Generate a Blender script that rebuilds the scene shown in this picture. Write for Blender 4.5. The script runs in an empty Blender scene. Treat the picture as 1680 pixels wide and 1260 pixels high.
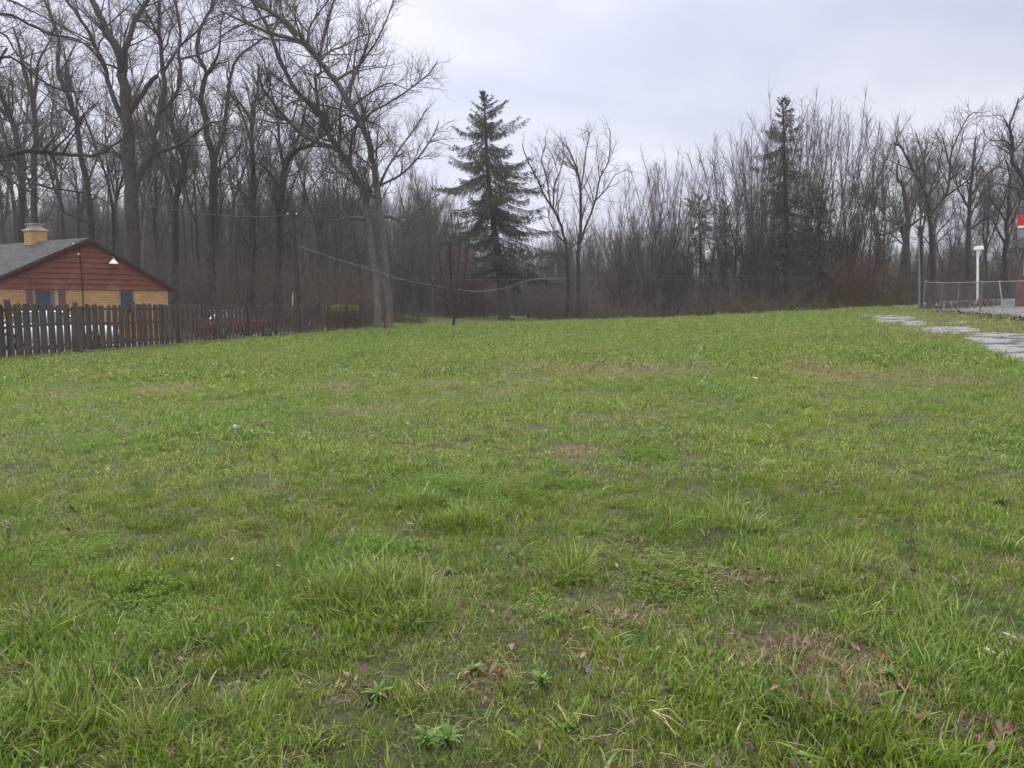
import bpy, math, random
import numpy as np
from mathutils import Vector, Matrix
C = bpy.context.scene.collection
R = math.radians
W0, H0, F = 1680.0, 1260.0, 1245.0
HOR = 507.0                      # row of the true horizon in the photograph
PITCH = math.atan((630 - HOR) / F)
CAMH = 1.6

# ------------------------------------------------------------------ noise and terrain
def _h(ix, iy, s):
    n = (ix * 374761393 + iy * 668265263 + s * 974634777) & 0x7fffffff
    n = ((n ^ (n >> 13)) * 1274126177) & 0x7fffffff
    return ((n ^ (n >> 16)) & 0xffff) / 65535.0
def vnoise(x, y, sc, s=0):
    x = np.asarray(x, float) / sc + 1000; y = np.asarray(y, float) / sc + 1000
    ix = np.floor(x).astype(np.int64); iy = np.floor(y).astype(np.int64)
    fx = x - ix; fy = y - iy
    fx = fx * fx * (3 - 2 * fx); fy = fy * fy * (3 - 2 * fy)
    a = _h(ix, iy, s); b = _h(ix + 1, iy, s); c = _h(ix, iy + 1, s); d = _h(ix + 1, iy + 1, s)
    return (a * (1 - fx) + b * fx) * (1 - fy) + (c * (1 - fx) + d * fx) * fy
def fbm(x, y, sc, s=0, o=3):
    t = 0; a = 1; w = 0
    for i in range(o):
        t = t + a * vnoise(x, y, sc / 2 ** i, s + i * 17); w += a; a *= .5
    return t / w
def sst(a, b, x):
    t = np.clip((np.asarray(x, float) - a) / (b - a), 0, 1)
    return t * t * (3 - 2 * t)
TX = [-80, -20, -14, -8.8, -1.6, 6.4, 14.5, 20, 22.5, 26, 38, 80]
TH = [-.1, 0.0, .05, .17, .52, .82, 1.10, 1.33, 1.48, 1.62, 2.35, 3.2]
def macro(x, y):
    x = np.asarray(x, float); y = np.asarray(y, float)
    h = sum(np.interp(x + o, TX, TH) for o in (-2.5, -1.2, 0, 1.2, 2.5)) / 5
    r = np.interp(y, [-50, 0, 8, 15, 25, 38, 50], [0, 0, .22, .48, .74, .93, 1.0])
    f = h * r
    back = np.minimum(.12 + .012 * (y - 64), 1.3)
    back = np.where(x > 14, np.maximum(back, h - .35), back)
    w = sst(50, 61, y) * (1 - sst(19, 27, x))
    return f * (1 - w) + back * w
def micro(x, y):
    d = np.hypot(x, y)
    k = 1 - .75 * sst(12, 40, d)
    return k * ((fbm(x, y, .45, 3) - .5) * .06 + (fbm(x, y, 2.2, 9) - .5) * .10)
def ground(x, y): return macro(x, y) + micro(x, y)
def G(x, y): return float(ground(x, y))

def rayd(px, py):
    # direction through a pixel of the photograph, scaled so its y (depth) is 1
    a = (px - 840) / F; b = (630 - py) / F
    c, s = math.cos(PITCH), math.sin(PITCH)
    d = Vector((a, c + b * s, b * c - s))
    return d / d.y
def P(px, py, D):
    d = rayd(px, py)
    return Vector((d.x * D, D, CAMH + d.z * D))
def onground(px, py):
    d = rayd(px, py)
    ys = np.arange(1.5, 160, .05)
    hh = macro(d.x * ys, ys); zz = CAMH + d.z * ys
    k = np.argmax(zz < hh)
    y = ys[k] if zz[k] < hh[k] else 60.0
    return (d.x * y, float(y))
def onplane(px, py, A, B):
    # vertical plane through ground points A and B
    d = rayd(px, py); u = (B[0] - A[0], B[1] - A[1])
    t = (A[0] * u[1] - A[1] * u[0]) / (d.x * u[1] - d.y * u[0])
    return Vector((d.x * t, t, CAMH + d.z * t))

# ------------------------------------------------------------------ materials
MATS = {}
def mat(name, build):
    m = bpy.data.materials.new(name); m.use_nodes = True
    nt = m.node_tree; nt.nodes.clear()
    out = nt.nodes.new('ShaderNodeOutputMaterial')
    build(nt, out); MATS[name] = m
    return m
def N(nt, typ, inputs=None, **kw):
    n = nt.nodes.new(typ)
    for k, v in kw.items(): setattr(n, k, v)
    for k, v in (inputs or {}).items():
        if hasattr(v, 'is_linked') or isinstance(v, bpy.types.NodeSocket): nt.links.new(v, n.inputs[k])
        else: n.inputs[k].default_value = v
    return n
def ramp(nt, fac, stops):
    n = nt.nodes.new('ShaderNodeValToRGB'); e = n.color_ramp.elements
    while len(e) < len(stops): e.new(.5)
    for i, (p, c) in enumerate(stops):
        e[i].position = p; e[i].color = (c[0], c[1], c[2], 1)
    nt.links.new(fac, n.inputs[0]); return n.outputs[0]
def mixc(nt, f, a, b, mode='MIX'):
    n = nt.nodes.new('ShaderNodeMix'); n.data_type = 'RGBA'; n.blend_type = mode
    for s, v in ((n.inputs[0], f), (n.inputs[6], a), (n.inputs[7], b)):
        if isinstance(v, bpy.types.NodeSocket): nt.links.new(v, s)
        elif isinstance(v, (int, float)): s.default_value = v
        else: s.default_value = (v[0], v[1], v[2], 1)
    return n.outputs[2]
def math_(nt, op, a, b=0.0, c=0.0, clamp=False):
    n = nt.nodes.new('ShaderNodeMath'); n.operation = op; n.use_clamp = clamp
    for i, v in enumerate((a, b, c)):
        if isinstance(v, bpy.types.NodeSocket): nt.links.new(v, n.inputs[i])
        else: n.inputs[i].default_value = v
    return n.outputs[0]
def noise(nt, vec, sc, det=3.0, rough=.55, dist=0.0):
    n = N(nt, 'ShaderNodeTexNoise', {'Scale': sc, 'Detail': det, 'Roughness': rough, 'Distortion': dist})
    if vec is not None: nt.links.new(vec, n.inputs['Vector'])
    return n.outputs['Fac']
def objco(nt, scale=None):
    t = nt.nodes.new('ShaderNodeTexCoord')
    if scale is None: return t.outputs['Object']
    m = N(nt, 'ShaderNodeMapping', {'Scale': scale}); nt.links.new(t.outputs['Object'], m.inputs[0])
    return m.outputs[0]
def worldpos(nt): return nt.nodes.new('ShaderNodeNewGeometry').outputs['Position']
def bsdf(nt, out, col, rough=.8, bump=None, bs=.3, bd=.02, metal=0.0, spec=.3):
    b = nt.nodes.new('ShaderNodeBsdfPrincipled')
    for k, v in (('Base Color', col), ('Roughness', rough), ('Metallic', metal), ('Specular IOR Level', spec)):
        if isinstance(v, bpy.types.NodeSocket): nt.links.new(v, b.inputs[k])
        elif isinstance(v, (int, float)): b.inputs[k].default_value = v
        else: b.inputs[k].default_value = (v[0], v[1], v[2], 1)
    if bump is not None:
        n = N(nt, 'ShaderNodeBump', {'Strength': bs, 'Distance': bd, 'Height': bump})
        nt.links.new(n.outputs[0], b.inputs['Normal'])
    nt.links.new(b.outputs[0], out.inputs[0]); return b

def simple(name, col, rough=.6, var=.25, sc=3.0, metal=0.0, bs=.15, spec=.3):
    def f(nt, out):
        o = objco(nt); n = noise(nt, o, sc, 4.0, .6)
        a = tuple(c * (1 - var) for c in col); b = tuple(min(1, c * (1 + var)) for c in col)
        bsdf(nt, out, ramp(nt, n, [(.3, a), (.7, b)]), rough, n, bs, .01, metal, spec)
    return mat(name, f)
def bark(name, c0, c1, moss=None, mossamt=.0):
    def f(nt, out):
        o = objco(nt, (1, 1, .22)); n = noise(nt, o, 9.0, 5.0, .65, .4)
        n2 = noise(nt, objco(nt), .7, 3.0, .6)
        col = ramp(nt, n, [(.3, c0), (.68, c1)])
        col = mixc(nt, math_(nt, 'MULTIPLY', n2, .6), col, tuple(c * .55 for c in c0))
        if moss:
            n3 = noise(nt, objco(nt), 1.3, 4.0, .6)
            m = math_(nt, 'MULTIPLY', ramp(nt, n3, [(.45, (0, 0, 0)), (.62, (1, 1, 1))]), mossamt)
            col = mixc(nt, m, col, moss)
        bsdf(nt, out, col, .85, n, .9, .05, 0, .2)
    return mat(name, f)
bark('bark_grey', (0.0562, 0.0533, 0.0497), (0.1966, 0.1872, 0.1732), (0.0842, 0.0936, 0.0562), .3)
bark('bark_dark', (0.0209, 0.0177, 0.0153), (0.0684, 0.0580, 0.0499), (0.0403, 0.0443, 0.0242), .4)
bark('bark_brown', (0.0338, 0.0250, 0.0193), (0.1046, 0.0789, 0.0628), (0.0563, 0.0604, 0.0282), .5)
bark('bark_olive', (0.0280, 0.0252, 0.0168), (0.0840, 0.0735, 0.0525), (0.0490, 0.0560, 0.0210), .7)
bark('pole_wood', (.03, .024, .02), (.085, .07, .06))
def twig(name, c0, c1):
    def f(nt, out):
        g = nt.nodes.new('ShaderNodeNewGeometry')
        col = ramp(nt, g.outputs['Random Per Island'], [(0, c0), (1, c1)])
        bsdf(nt, out, col, .8, spec=.15)
    return mat(name, f)
twig('twig_grey', (0.0372, 0.0342, 0.0320), (0.1042, 0.0953, 0.0893))
twig('twig_brown', (0.0386, 0.0312, 0.0268), (0.1042, 0.0833, 0.0730))
twig('twig_purple', (0.0432, 0.0335, 0.0320), (0.1153, 0.0893, 0.0856))
twig('twig_rust', (0.0484, 0.0282, 0.0194), (0.1290, 0.0685, 0.0443))
twig('twig_olive', (0.0434, 0.0434, 0.0190), (0.1215, 0.1172, 0.0521))
twig('brush_brown', (.05, .04, .032), (.16, .125, .10))
twig('brush_purple', (.05, .04, .038), (.15, .115, .105))
def needles(nt, out):
    g = nt.nodes.new('ShaderNodeNewGeometry')
    col = ramp(nt, g.outputs['Random Per Island'], [(0, (.013, .025, .013)), (.6, (.030, .052, .024)), (1, (.065, .095, .036))])
    bsdf(nt, out, col, .7, spec=.2)
mat('spruce_needles', needles)
def needles2(nt, out):
    g = nt.nodes.new('ShaderNodeNewGeometry')
    col = ramp(nt, g.outputs['Random Per Island'], [(0, (.016, .023, .015)), (.7, (.034, .044, .026)), (1, (.07, .07, .035))])
    bsdf(nt, out, col, .7, spec=.2)
mat('pine_needles', needles2)
def weatherwood(nt, out):
    o = objco(nt, (9, 9, .7)); n = noise(nt, o, 4.0, 5.0, .65, .3)
    n2 = noise(nt, objco(nt), .5, 3.0)
    g = nt.nodes.new('ShaderNodeNewGeometry')
    c = ramp(nt, n, [(.3, (.024, .020, .018)), (.7, (.115, .097, .086))])
    c = mixc(nt, math_(nt, 'MULTIPLY', g.outputs['Random Per Island'], .55), c, (.10, .072, .060))
    c = mixc(nt, ramp(nt, n2, [(.45, (0, 0, 0)), (.7, (.5, .5, .5))]), c, (.022, .02, .018))
    bsdf(nt, out, c, .75, n, .5, .01, 0, .3)
mat('fence_wood', weatherwood)
def mosswood(nt, out):
    o = objco(nt, (9, 9, .7)); n = noise(nt, o, 4.0, 5.0, .65, .3)
    c = ramp(nt, n, [(.3, (.03, .024, .02)), (.7, (.10, .08, .06))])
    t = nt.nodes.new('ShaderNodeAttribute'); t.attribute_name = 'top'
    n3 = noise(nt, objco(nt), 5, 3.0)
    m = math_(nt, 'MULTIPLY_ADD', n3, .9, math_(nt, 'MULTIPLY_ADD', t.outputs['Fac'], 1.9, -1.75), clamp=True)
    c = mixc(nt, math_(nt, 'MULTIPLY', m, 1.6, clamp=True), c, (.20, .21, .035))
    bsdf(nt, out, c, .85, n, .5, .01, 0, .2)
mat('mossy_wood', mosswood)

# ------------------------------------------------------------------ mesh helpers
def link(o, parent=None):
    C.objects.link(o)
    if parent is not None: o.parent = parent
    return o
def mkmesh(name, V, Fq=None, Ft=None, mats=(), smooth=False, uv=None, midx=None):
    V = np.asarray(V, np.float32).reshape(-1, 3)
    me = bpy.data.meshes.new(name)
    Fq = np.zeros((0, 4), np.int32) if Fq is None or len(Fq) == 0 else np.asarray(Fq, np.int32)
    Ft = np.zeros((0, 3), np.int32) if Ft is None or len(Ft) == 0 else np.asarray(Ft, np.int32)
    me.vertices.add(len(V)); me.vertices.foreach_set('co', V.ravel())
    nl = Fq.size + Ft.size; me.loops.add(nl)
    me.loops.foreach_set('vertex_index', np.concatenate([Fq.ravel(), Ft.ravel()]))
    nf = len(Fq) + len(Ft); me.polygons.add(nf)
    st = np.concatenate([np.arange(len(Fq)) * 4, len(Fq) * 4 + np.arange(len(Ft)) * 3]).astype(np.int32)
    me.polygons.foreach_set('loop_start', st)
    if smooth: me.polygons.foreach_set('use_smooth', np.ones(nf, bool))
    for m in mats: me.materials.append(MATS[m])
    if midx is not None: me.polygons.foreach_set('material_index', np.asarray(midx, np.int32))
    if uv is not None:
        l = me.uv_layers.new(name='UVMap'); l.data.foreach_set('uv', np.asarray(uv, np.float32).ravel())
    me.update(); me.validate()
    return me
def tag(o, label=None, cat=None, group=None, kind=None):
    if label: o['label'] = label
    if cat: o['category'] = cat
    if group: o['group'] = group
    if kind: o['kind'] = kind
    return o
def empty(name, loc, label, cat, group=None, rz=0):
    o = bpy.data.objects.new(name, None); o.empty_display_size = .3
    C.objects.link(o); o.location = loc; o.rotation_euler = (0, 0, rz)
    return tag(o, label, cat, group)

class TB:
    """collects tapered tubes, grouped so that they can be meshed at once"""
    def __init__(s): s.g = {}
    def add(s, pts, rad, sides=3):
        s.g.setdefault((len(pts), sides), []).append((pts, rad))
    def arrays(s, off=(0, 0, 0)):
        Vs, Fs, base = [], [], 0
        for (n, k), L in s.g.items():
            Pt = np.array([a for a, b in L], float); Rd = np.array([b for a, b in L], float)
            T = np.gradient(Pt, axis=1); T /= np.linalg.norm(T, axis=2, keepdims=True) + 1e-9
            ax = np.abs(T.mean(axis=1)); ref = np.eye(3)[np.argmin(ax, axis=1)][:, None, :]
            A = np.cross(T, ref); A /= np.linalg.norm(A, axis=2, keepdims=True) + 1e-9
            B = np.cross(T, A)
            th = np.arange(k) * 2 * np.pi / k
            ring = Pt[:, :, None, :] + Rd[:, :, None, None] * (A[:, :, None, :] * np.cos(th)[None, None, :, None] + B[:, :, None, :] * np.sin(th)[None, None, :, None])
            nb = len(L); Vs.append(ring.reshape(-1, 3))
            i = np.arange(nb)[:, None, None] * n * k; j = np.arange(n - 1)[None, :, None] * k; q = np.arange(k)[None, None, :]; q2 = (q + 1) % k
            f = np.stack([i + j + q, i + j + q2, i + j + k + q2, i + j + k + q], axis=-1).reshape(-1, 4) + base
            Fs.append(f); base += nb * n * k
        if not Vs: return np.zeros((0, 3)), np.zeros((0, 4), int)
        return np.concatenate(Vs) - np.array(off), np.concatenate(Fs)
    def mesh(s, name, m, off=(0, 0, 0), smooth=True):
        V, Fq = s.arrays(off)
        return mkmesh(name, V, Fq, None, [m], smooth)
    def build(s, name, m, parent=None, off=(0, 0, 0), smooth=True):
        return link(bpy.data.objects.new(name, s.mesh(name, m, off, smooth)), parent)

class QB:
    """collects boxes and polygons with flat faces and uv in metres"""
    def __init__(s): s.V = []; s.F = []; s.T = []; s.uq = []; s.ut = []
    def quad(s, a, b, c, d, uv=None):
        i = len(s.V); s.V += [tuple(a), tuple(b), tuple(c), tuple(d)]; s.F.append((i, i + 1, i + 2, i + 3))
        if uv is None:
            a, b, c, d = map(Vector, (a, b, c, d)); u = (b - a); l = u.length or 1; u = u / l
            w = (d - a) - u * (d - a).dot(u); w = w.normalized() if w.length > 1e-6 else Vector((0, 0, 1))
            uv = [((p - a).dot(u), (p - a).dot(w)) for p in (a, b, c, d)]
        s.uq += uv
    def tri(s, a, b, c):
        i = len(s.V); s.V += [tuple(a), tuple(b), tuple(c)]; s.T.append((i, i + 1, i + 2))
        a, b, c = map(Vector, (a, b, c)); s.ut += [(a.x, a.z), (b.x, b.z), (c.x, c.z)]
    def hexa(s, p):   # p: bottom 4 (ccw) then top 4
        s.quad(p[3], p[2], p[1], p[0]); s.quad(p[4], p[5], p[6], p[7])
        for i in range(4):
            j = (i + 1) % 4; s.quad(p[i], p[j], p[j + 4], p[i + 4])
    def box(s, o, u, v, w):   # corner and three edge vectors
        o, u, v, w = map(Vector, (o, u, v, w))
        s.hexa([o, o + u, o + u + v, o + v, o + w, o + u + w, o + u + v + w, o + v + w])
    def build(s, name, m, parent=None, off=(0, 0, 0), smooth=False):
        V = np.array(s.V, float) - np.array(off)
        me = mkmesh(name, V, s.F, s.T, [m], smooth, s.uq + s.ut)
        return link(bpy.data.objects.new(name, me), parent)
def lathe(prof, seg=16):
    V = []; Fq = []
    for r, z in prof:
        for k in range(seg):
            a = 2 * math.pi * k / seg; V.append((r * math.cos(a), r * math.sin(a), z))
    for i in range(len(prof) - 1):
        for k in range(seg):
            k2 = (k + 1) % seg; Fq.append((i * seg + k, i * seg + k2, (i + 1) * seg + k2, (i + 1) * seg + k))
    return V, Fq

# ------------------------------------------------------------------ branching
def nrm(v):
    l = math.sqrt(v[0] ** 2 + v[1] ** 2 + v[2] ** 2) or 1e-9
    return (v[0] / l, v[1] / l, v[2] / l)
def perp(t, rng):
    while True:
        a = (rng.gauss(0, 1), rng.gauss(0, 1), rng.gauss(0, 1)); d = a[0] * t[0] + a[1] * t[1] + a[2] * t[2]
        b = (a[0] - d * t[0], a[1] - d * t[1], a[2] - d * t[2])
        if b[0] ** 2 + b[1] ** 2 + b[2] ** 2 > .05: return nrm(b)
def grow(p, d, L, r0, r1, n, rng, wob, up):
    pts = [p]; rad = [r0]; s = L / n; d = nrm(d)
    for i in range(n):
        d = nrm((d[0] + rng.gauss(0, wob), d[1] + rng.gauss(0, wob), d[2] + rng.gauss(0, wob) + up))
        p = (p[0] + d[0] * s, p[1] + d[1] * s, p[2] + d[2] * s)
        pts.append(p); rad.append(r0 + (r1 - r0) * (i + 1) / n)
    return pts, rad
def sub(tb_limb, tb_twig, pts, rad, rng, dens=1.0, t0=.3, k=1.0, rmin=.009, up=.05, depth=0, spread=1.0):
    """recursive side branches along a polyline"""
    seg = []; tot = 0
    for i in range(len(pts) - 1):
        l = math.dist(pts[i], pts[i + 1]); seg.append((tot, l)); tot += l
    rm = rad[len(rad) // 2]
    per = 1.3 if rm > .07 else (2.3 if rm > .03 else (3.4 if rm > .016 else 4.2))
    n = tot * (1 - t0) * per * dens
    n = int(n) + (rng.random() < n % 1)
    for _ in range(n):
        s = tot * (t0 + (1 - t0) * rng.random() ** .9)
        i = 0
        while i < len(seg) - 1 and seg[i + 1][0] <= s: i += 1
        f = (s - seg[i][0]) / (seg[i][1] or 1); f = min(max(f, 0), 1)
        a, b = pts[i], pts[i + 1]; p = tuple(a[j] + (b[j] - a[j]) * f for j in range(3))
        r = rad[i] + (rad[i + 1] - rad[i]) * f
        cr = r * rng.uniform(.3, .62)
        if r > .12: cr = min(cr, rng.uniform(.03, .09))
        if cr < rmin:
            if r < rmin * 1.02 or depth > 4: continue
            cr = rmin
        L = k * (.22 + 70 * cr * (1 if cr < .03 else .82)) * rng.uniform(.7, 1.3)
        t = nrm((b[0] - a[0], b[1] - a[1], b[2] - a[2])); q = perp(t, rng)
        an = math.radians(rng.uniform(25, 68)) * spread; ca, sa = math.cos(an), math.sin(an)
        d = (t[0] * ca + q[0] * sa, t[1] * ca + q[1] * sa, t[2] * ca + q[2] * sa + .12)
        last = cr <= rmin * 1.25
        ns = 2 if last else (3 if cr < .025 else 5)
        cp, crd = grow(p, d, L, cr, rmin * .55, ns, rng, .16 if not last else .12, up)
        (tb_limb if cr > .045 else tb_twig).add(cp, crd, 5 if cr > .045 else 3)
        if not last:
            sub(tb_limb, tb_twig, cp, crd, rng, dens, .15, k, rmin, up, depth + 1, spread)
def smoothline(pts, rad, m=3):
    n = len(pts); P2 = []; R2 = []
    for i in range(n - 1):
        p0 = pts[max(i - 1, 0)]; p1 = pts[i]; p2 = pts[i + 1]; p3 = pts[min(i + 2, n - 1)]
        for k in range(m):
            t = k / m
            P2.append(tuple(.5 * ((2 * p1[j]) + (-p0[j] + p2[j]) * t + (2 * p0[j] - 5 * p1[j] + 4 * p2[j] - p3[j]) * t * t + (-p0[j] + 3 * p1[j] - 3 * p2[j] + p3[j]) * t ** 3) for j in range(3)))
            R2.append(rad[i] + (rad[i + 1] - rad[i]) * t)
    P2.append(tuple(pts[-1])); R2.append(rad[-1]); return P2, R2

def traced_tree(name, D, stems, label, seed, barkm='bark_dark', twigm='twig_grey', dens=1.0, k=1.0, cat='tree', rmin=.010, group=None, rootflare=1.35, thin=.86):
    """stems: (pixels, width0, width1, depth0, depth1[, t0]); the first one starts at the ground"""
    rng = random.Random(seed)
    px, py = stems[0][0][0]; d0 = rayd(px, py)
    bx, by = d0.x * D, D; bz = G(bx, by) - .12
    limb, tw = TB(), TB(); made = []
    for si, st in enumerate(stems):
        pix, w0, w1, e0, e1 = st[:5]; t0 = st[5] if len(st) > 5 else (.35 if si == 0 else .12)
        n = len(pix); pts = []; rad = []
        for i, (x, y) in enumerate(pix):
            f = i / (n - 1); pts.append(tuple(P(x, y, D + e0 + (e1 - e0) * f))); rad.append(max((w0 + (w1 - w0) * f) * .5 * thin * D / F, .012))
        if si == 0 or (len(st) > 6 and st[6]):
            gx, gy = pts[0][0], pts[0][1]; pts[0] = (gx, gy, G(gx, gy) - .15)
            rad[0] *= rootflare
        if si and not (len(st) > 6 and st[6]):      # grow the limb out of the nearest older limb
            q = min(((math.dist(p, pts[0]), p, rr, L_[max(i_ - 1, 0)]) for L_, RR in made for i_, (p, rr) in enumerate(zip(L_, RR))), key=lambda v: v[0])
            pts[0] = tuple(q[3][j] * .5 + q[1][j] * .5 for j in range(3)) if q[0] < 1.2 else tuple(q[1])
            if q[0] >= 1.2: pts.insert(1, tuple(P(pix[0][0], pix[0][1], D + e0))); rad.insert(1, rad[0])
            rad[0] = min(rad[0] * 1.5, q[2] * .8)
        a, b = smoothline(pts, rad, 3); made.append((a, b))
        a = [a[0]] + [tuple(c + rng.gauss(0, min(.05, b[i + 1] * .25)) for c in q) for i, q in enumerate(a[1:])]
        limb.add(a, b, 9 if b[0] > .2 else 6)
        sub(limb, tw, a, b, rng, dens, t0, k, rmin)
    e = empty(name, (bx, by, bz), label, cat, group)
    limb.build('trunk', barkm, e, (bx, by, bz)); tw.build('crown', twigm, e, (bx, by, bz))
    return e

def generic(seed, H, style):
    rng = random.Random(seed); limb, tw = TB(), TB()
    if style == 'vase': fk = rng.uniform(.08, .2); nl = rng.randint(5, 8); r0 = H * .0070; sp = .20
    elif style == 'slim': fk = rng.uniform(.35, .55); nl = rng.randint(1, 2); r0 = H * .0050; sp = .14
    else: fk = rng.uniform(.28, .5); nl = rng.randint(2, 3); r0 = H * .0088; sp = .26
    lean = (rng.gauss(0, .05), rng.gauss(0, .05), 1)
    pts, rad = grow((0, 0, -.2), lean, H * fk + .2, r0, r0 * .72, 5, rng, .035, .02)
    rad[0] *= 1.4
    pts, rad = smoothline(pts, rad, 2); limb.add(pts, rad, 8)
    sub(limb, tw, pts, rad, rng, .35, .4, 1, .012)
    for i in range(nl):
        a = 2 * math.pi * (i + rng.random() * .6) / nl
        s = sp * rng.uniform(.6, 1.3)
        b = rng.uniform(.85, 1.0) if i else 1.0
        q, rr = grow(pts[-1 if style != 'vase' else max(2, len(pts) - 1 - i)], (math.cos(a) * s * 1.4 + lean[0], math.sin(a) * s * 1.4 + lean[1], 1), H * (1 - fk) * b, r0 * .72 * (.75 if nl > 2 else .85) * (.52 if style == 'vase' else 1), .016, 8, rng, .075, .05)
        q, rr = smoothline(q, rr, 2); limb.add(q, rr, 6)
        sub(limb, tw, q, rr, rng, 1.5 if style != 'vase' else 1.9, .06, 1.05, .0115, .06, 0, .8 if style == 'vase' else 1)
        if style == 'tall':
            for _ in range(2):
                j = rng.randint(3, 10); a2 = rng.uniform(0, 6.28)
                z, zr = grow(q[j], (math.cos(a2) * .8, math.sin(a2) * .8, .9), H * rng.uniform(.2, .32), rr[j] * .6, .016, 6, rng, .1, .07)
                limb.add(z, zr, 5); sub(limb, tw, z, zr, rng, 1.4, .1, 1, .0115)
    return limb, tw

def spruce(name, D, axis, left, right, label, seed, first_py, mat_n='spruce_needles', w0=14, dens=1.0, droop=.16, cat='conifer', top_w=1.5):
    """axis: trunk pixels from the ground up; left and right: (row, reach in pixels) of the branches"""
    rng = random.Random(seed)
    pts = []; rad = []
    n = len(axis)
    for i, (x, y) in enumerate(axis):
        pts.append(tuple(P(x, y, D))); rad.append((w0 + (top_w - w0) * i / (n - 1)) * .5 * D / F)
    base = (pts[0][0], pts[0][1], G(pts[0][0], pts[0][1]) - .15); pts[0] = base; rad[0] *= 1.4
    tk = TB(); a, b = smoothline(pts, rad, 4); tk.add(a, b, 8)
    br = TB(); NV = []; NF = []
    zt = a[-1][2]; z0 = P(axis[0][0], first_py, D).z
    z = z0; s = D / F
    def row(z): return 507 - (z - CAMH) * F / D
    while z < zt - .15:
        i = min(range(len(a)), key=lambda j: abs(a[j][2] - z)); c = a[i]
        y = row(z); f = (zt - z) / (zt - z0)
        nb = 5 if f > .12 else 4
        for q in range(nb):
            if f > .1 and rng.random() < .25: continue
            az = rng.uniform(0, 2 * math.pi); side = math.cos(az)
            rl = np.interp(y, [v[0] for v in left], [v[1] for v in left]) * s; rr = np.interp(y, [v[0] for v in right], [v[1] for v in right]) * s
            reach = (rr * (1 + side) / 2 + rl * (1 - side) / 2) * rng.choice((.55, .8, 1.0, 1.25)) * rng.uniform(.85, 1.1)
            if reach < .2: reach = .2
            tb = (1.8 if f < .07 else .6 if f < .25 else .12 - droop * 1.5 * f)
            d = (math.cos(az), math.sin(az), tb + rng.gauss(0, .1))
            m = 7; p = (c[0], c[1], z); pl = [p]; rd = [.02 + .035 * f]
            for k in range(m):
                u = (k + 1) / m
                zz = d[2] + (-droop * 2.2 * math.sin(u * 3.1) + .5 * max(0, u - .6)) * (1 if f > .15 else .3)
                dd = nrm((d[0] + rng.gauss(0, .06), d[1] + rng.gauss(0, .06), zz))
                p = tuple(p[j] + dd[j] * reach / m for j in range(3)); pl.append(p); rd.append((.02 + .035 * f) * (1 - .8 * u))
            br.add(pl, rd, 3)
            ln = reach; cnt = int(max(6, ln * 20 * dens))
            for _ in range(cnt):
                u = rng.random() ** .75 * .97 + .03; k = min(int(u * m), m - 1); g = u * m - k
                o = [pl[k][j] + (pl[k + 1][j] - pl[k][j]) * g for j in range(3)]
                t = nrm([pl[k + 1][j] - pl[k][j] for j in range(3)])
                sd = rng.choice((-1, 1)); lat = (-t[1] * sd, t[0] * sd, 0)
                tl = ln * .20 * (1.15 - u) + .16
                tw = nrm((t[0] * .55 + lat[0] * rng.uniform(.3, 1), t[1] * .55 + lat[1] * rng.uniform(.3, 1), -rng.uniform(.2, 1.6) if f > .12 else .3))
                tl *= rng.uniform(.6, 1.3)
                e2 = [o[j] + tw[j] * tl for j in range(3)]
                ns = max(3, int(tl * 11))
                for h in range(ns):
                    v = (h + rng.random()) / ns
                    c0 = [o[j] + (e2[j] - o[j]) * v for j in range(3)]
                    nd = nrm((tw[0] + rng.gauss(0, .7), tw[1] + rng.gauss(0, .7), tw[2] + rng.gauss(0, .6) - .15))
                    w = nrm(np.cross(nd, (rng.gauss(0, 1), rng.gauss(0, 1), rng.gauss(0, 1))))
                    L = rng.uniform(.10, .24); ww = rng.uniform(.018, .040)
                    i0 = len(NV)
                    NV.append([c0[j] - w[j] * ww for j in range(3)]); NV.append([c0[j] + w[j] * ww for j in range(3)])
                    NV.append([c0[j] + nd[j] * L for j in range(3)]); NF.append((i0, i0 + 1, i0 + 2))
        z += (.20 + .26 * f) / 1.0
    e = empty(name, base, label, cat)
    tk.build('trunk', 'bark_brown' if mat_n == 'spruce_needles' else 'bark_dark', e, base); br.build('branches', 'twig_brown', e, base)
    me = mkmesh('foliage', np.array(NV) - np.array(base), None, NF, [mat_n]); link(bpy.data.objects.new('foliage', me), e)
    return e

# ================================================================== SETTING: ground
def blob(px, py, rx, ry, amt=1.0):
    cx, cy = onground(px, py)
    y1 = onground(px, py - ry)[1]; y2 = onground(px, py + ry)[1]
    return (cx, cy, rx * cy / F, max((y1 - y2) / 2, .08), amt)
TAN = [blob(*b) for b in [(165,618,38,7,.8),(275,640,62,8,.9),(90,646,60,5,.5),(720,633,30,6,.7),(1060,612,120,6,.8),(1360,614,80,9,.95),(1480,612,30,5,.7),(1560,625,60,7,.8),(1300,608,30,5,.6),(990,695,60,12,.5),(950,742,60,12,.6),(1640,935,50,22,.7),(955,580,25,3,.7),(850,648,60,5,.5),(530,632,60,5,.5),(1000,600,60,4,.5),(820,640,200,10,.3),(1050,690,60,10,.5),(1000,610,250,12,.35),(1440,620,180,12,.45),(640,668,60,8,.5),(60,1020,40,30,.3),(560,540,60,3,.3),(1010,1120,60,30,.5),(1290,1095,110,30,.6)]]
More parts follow.
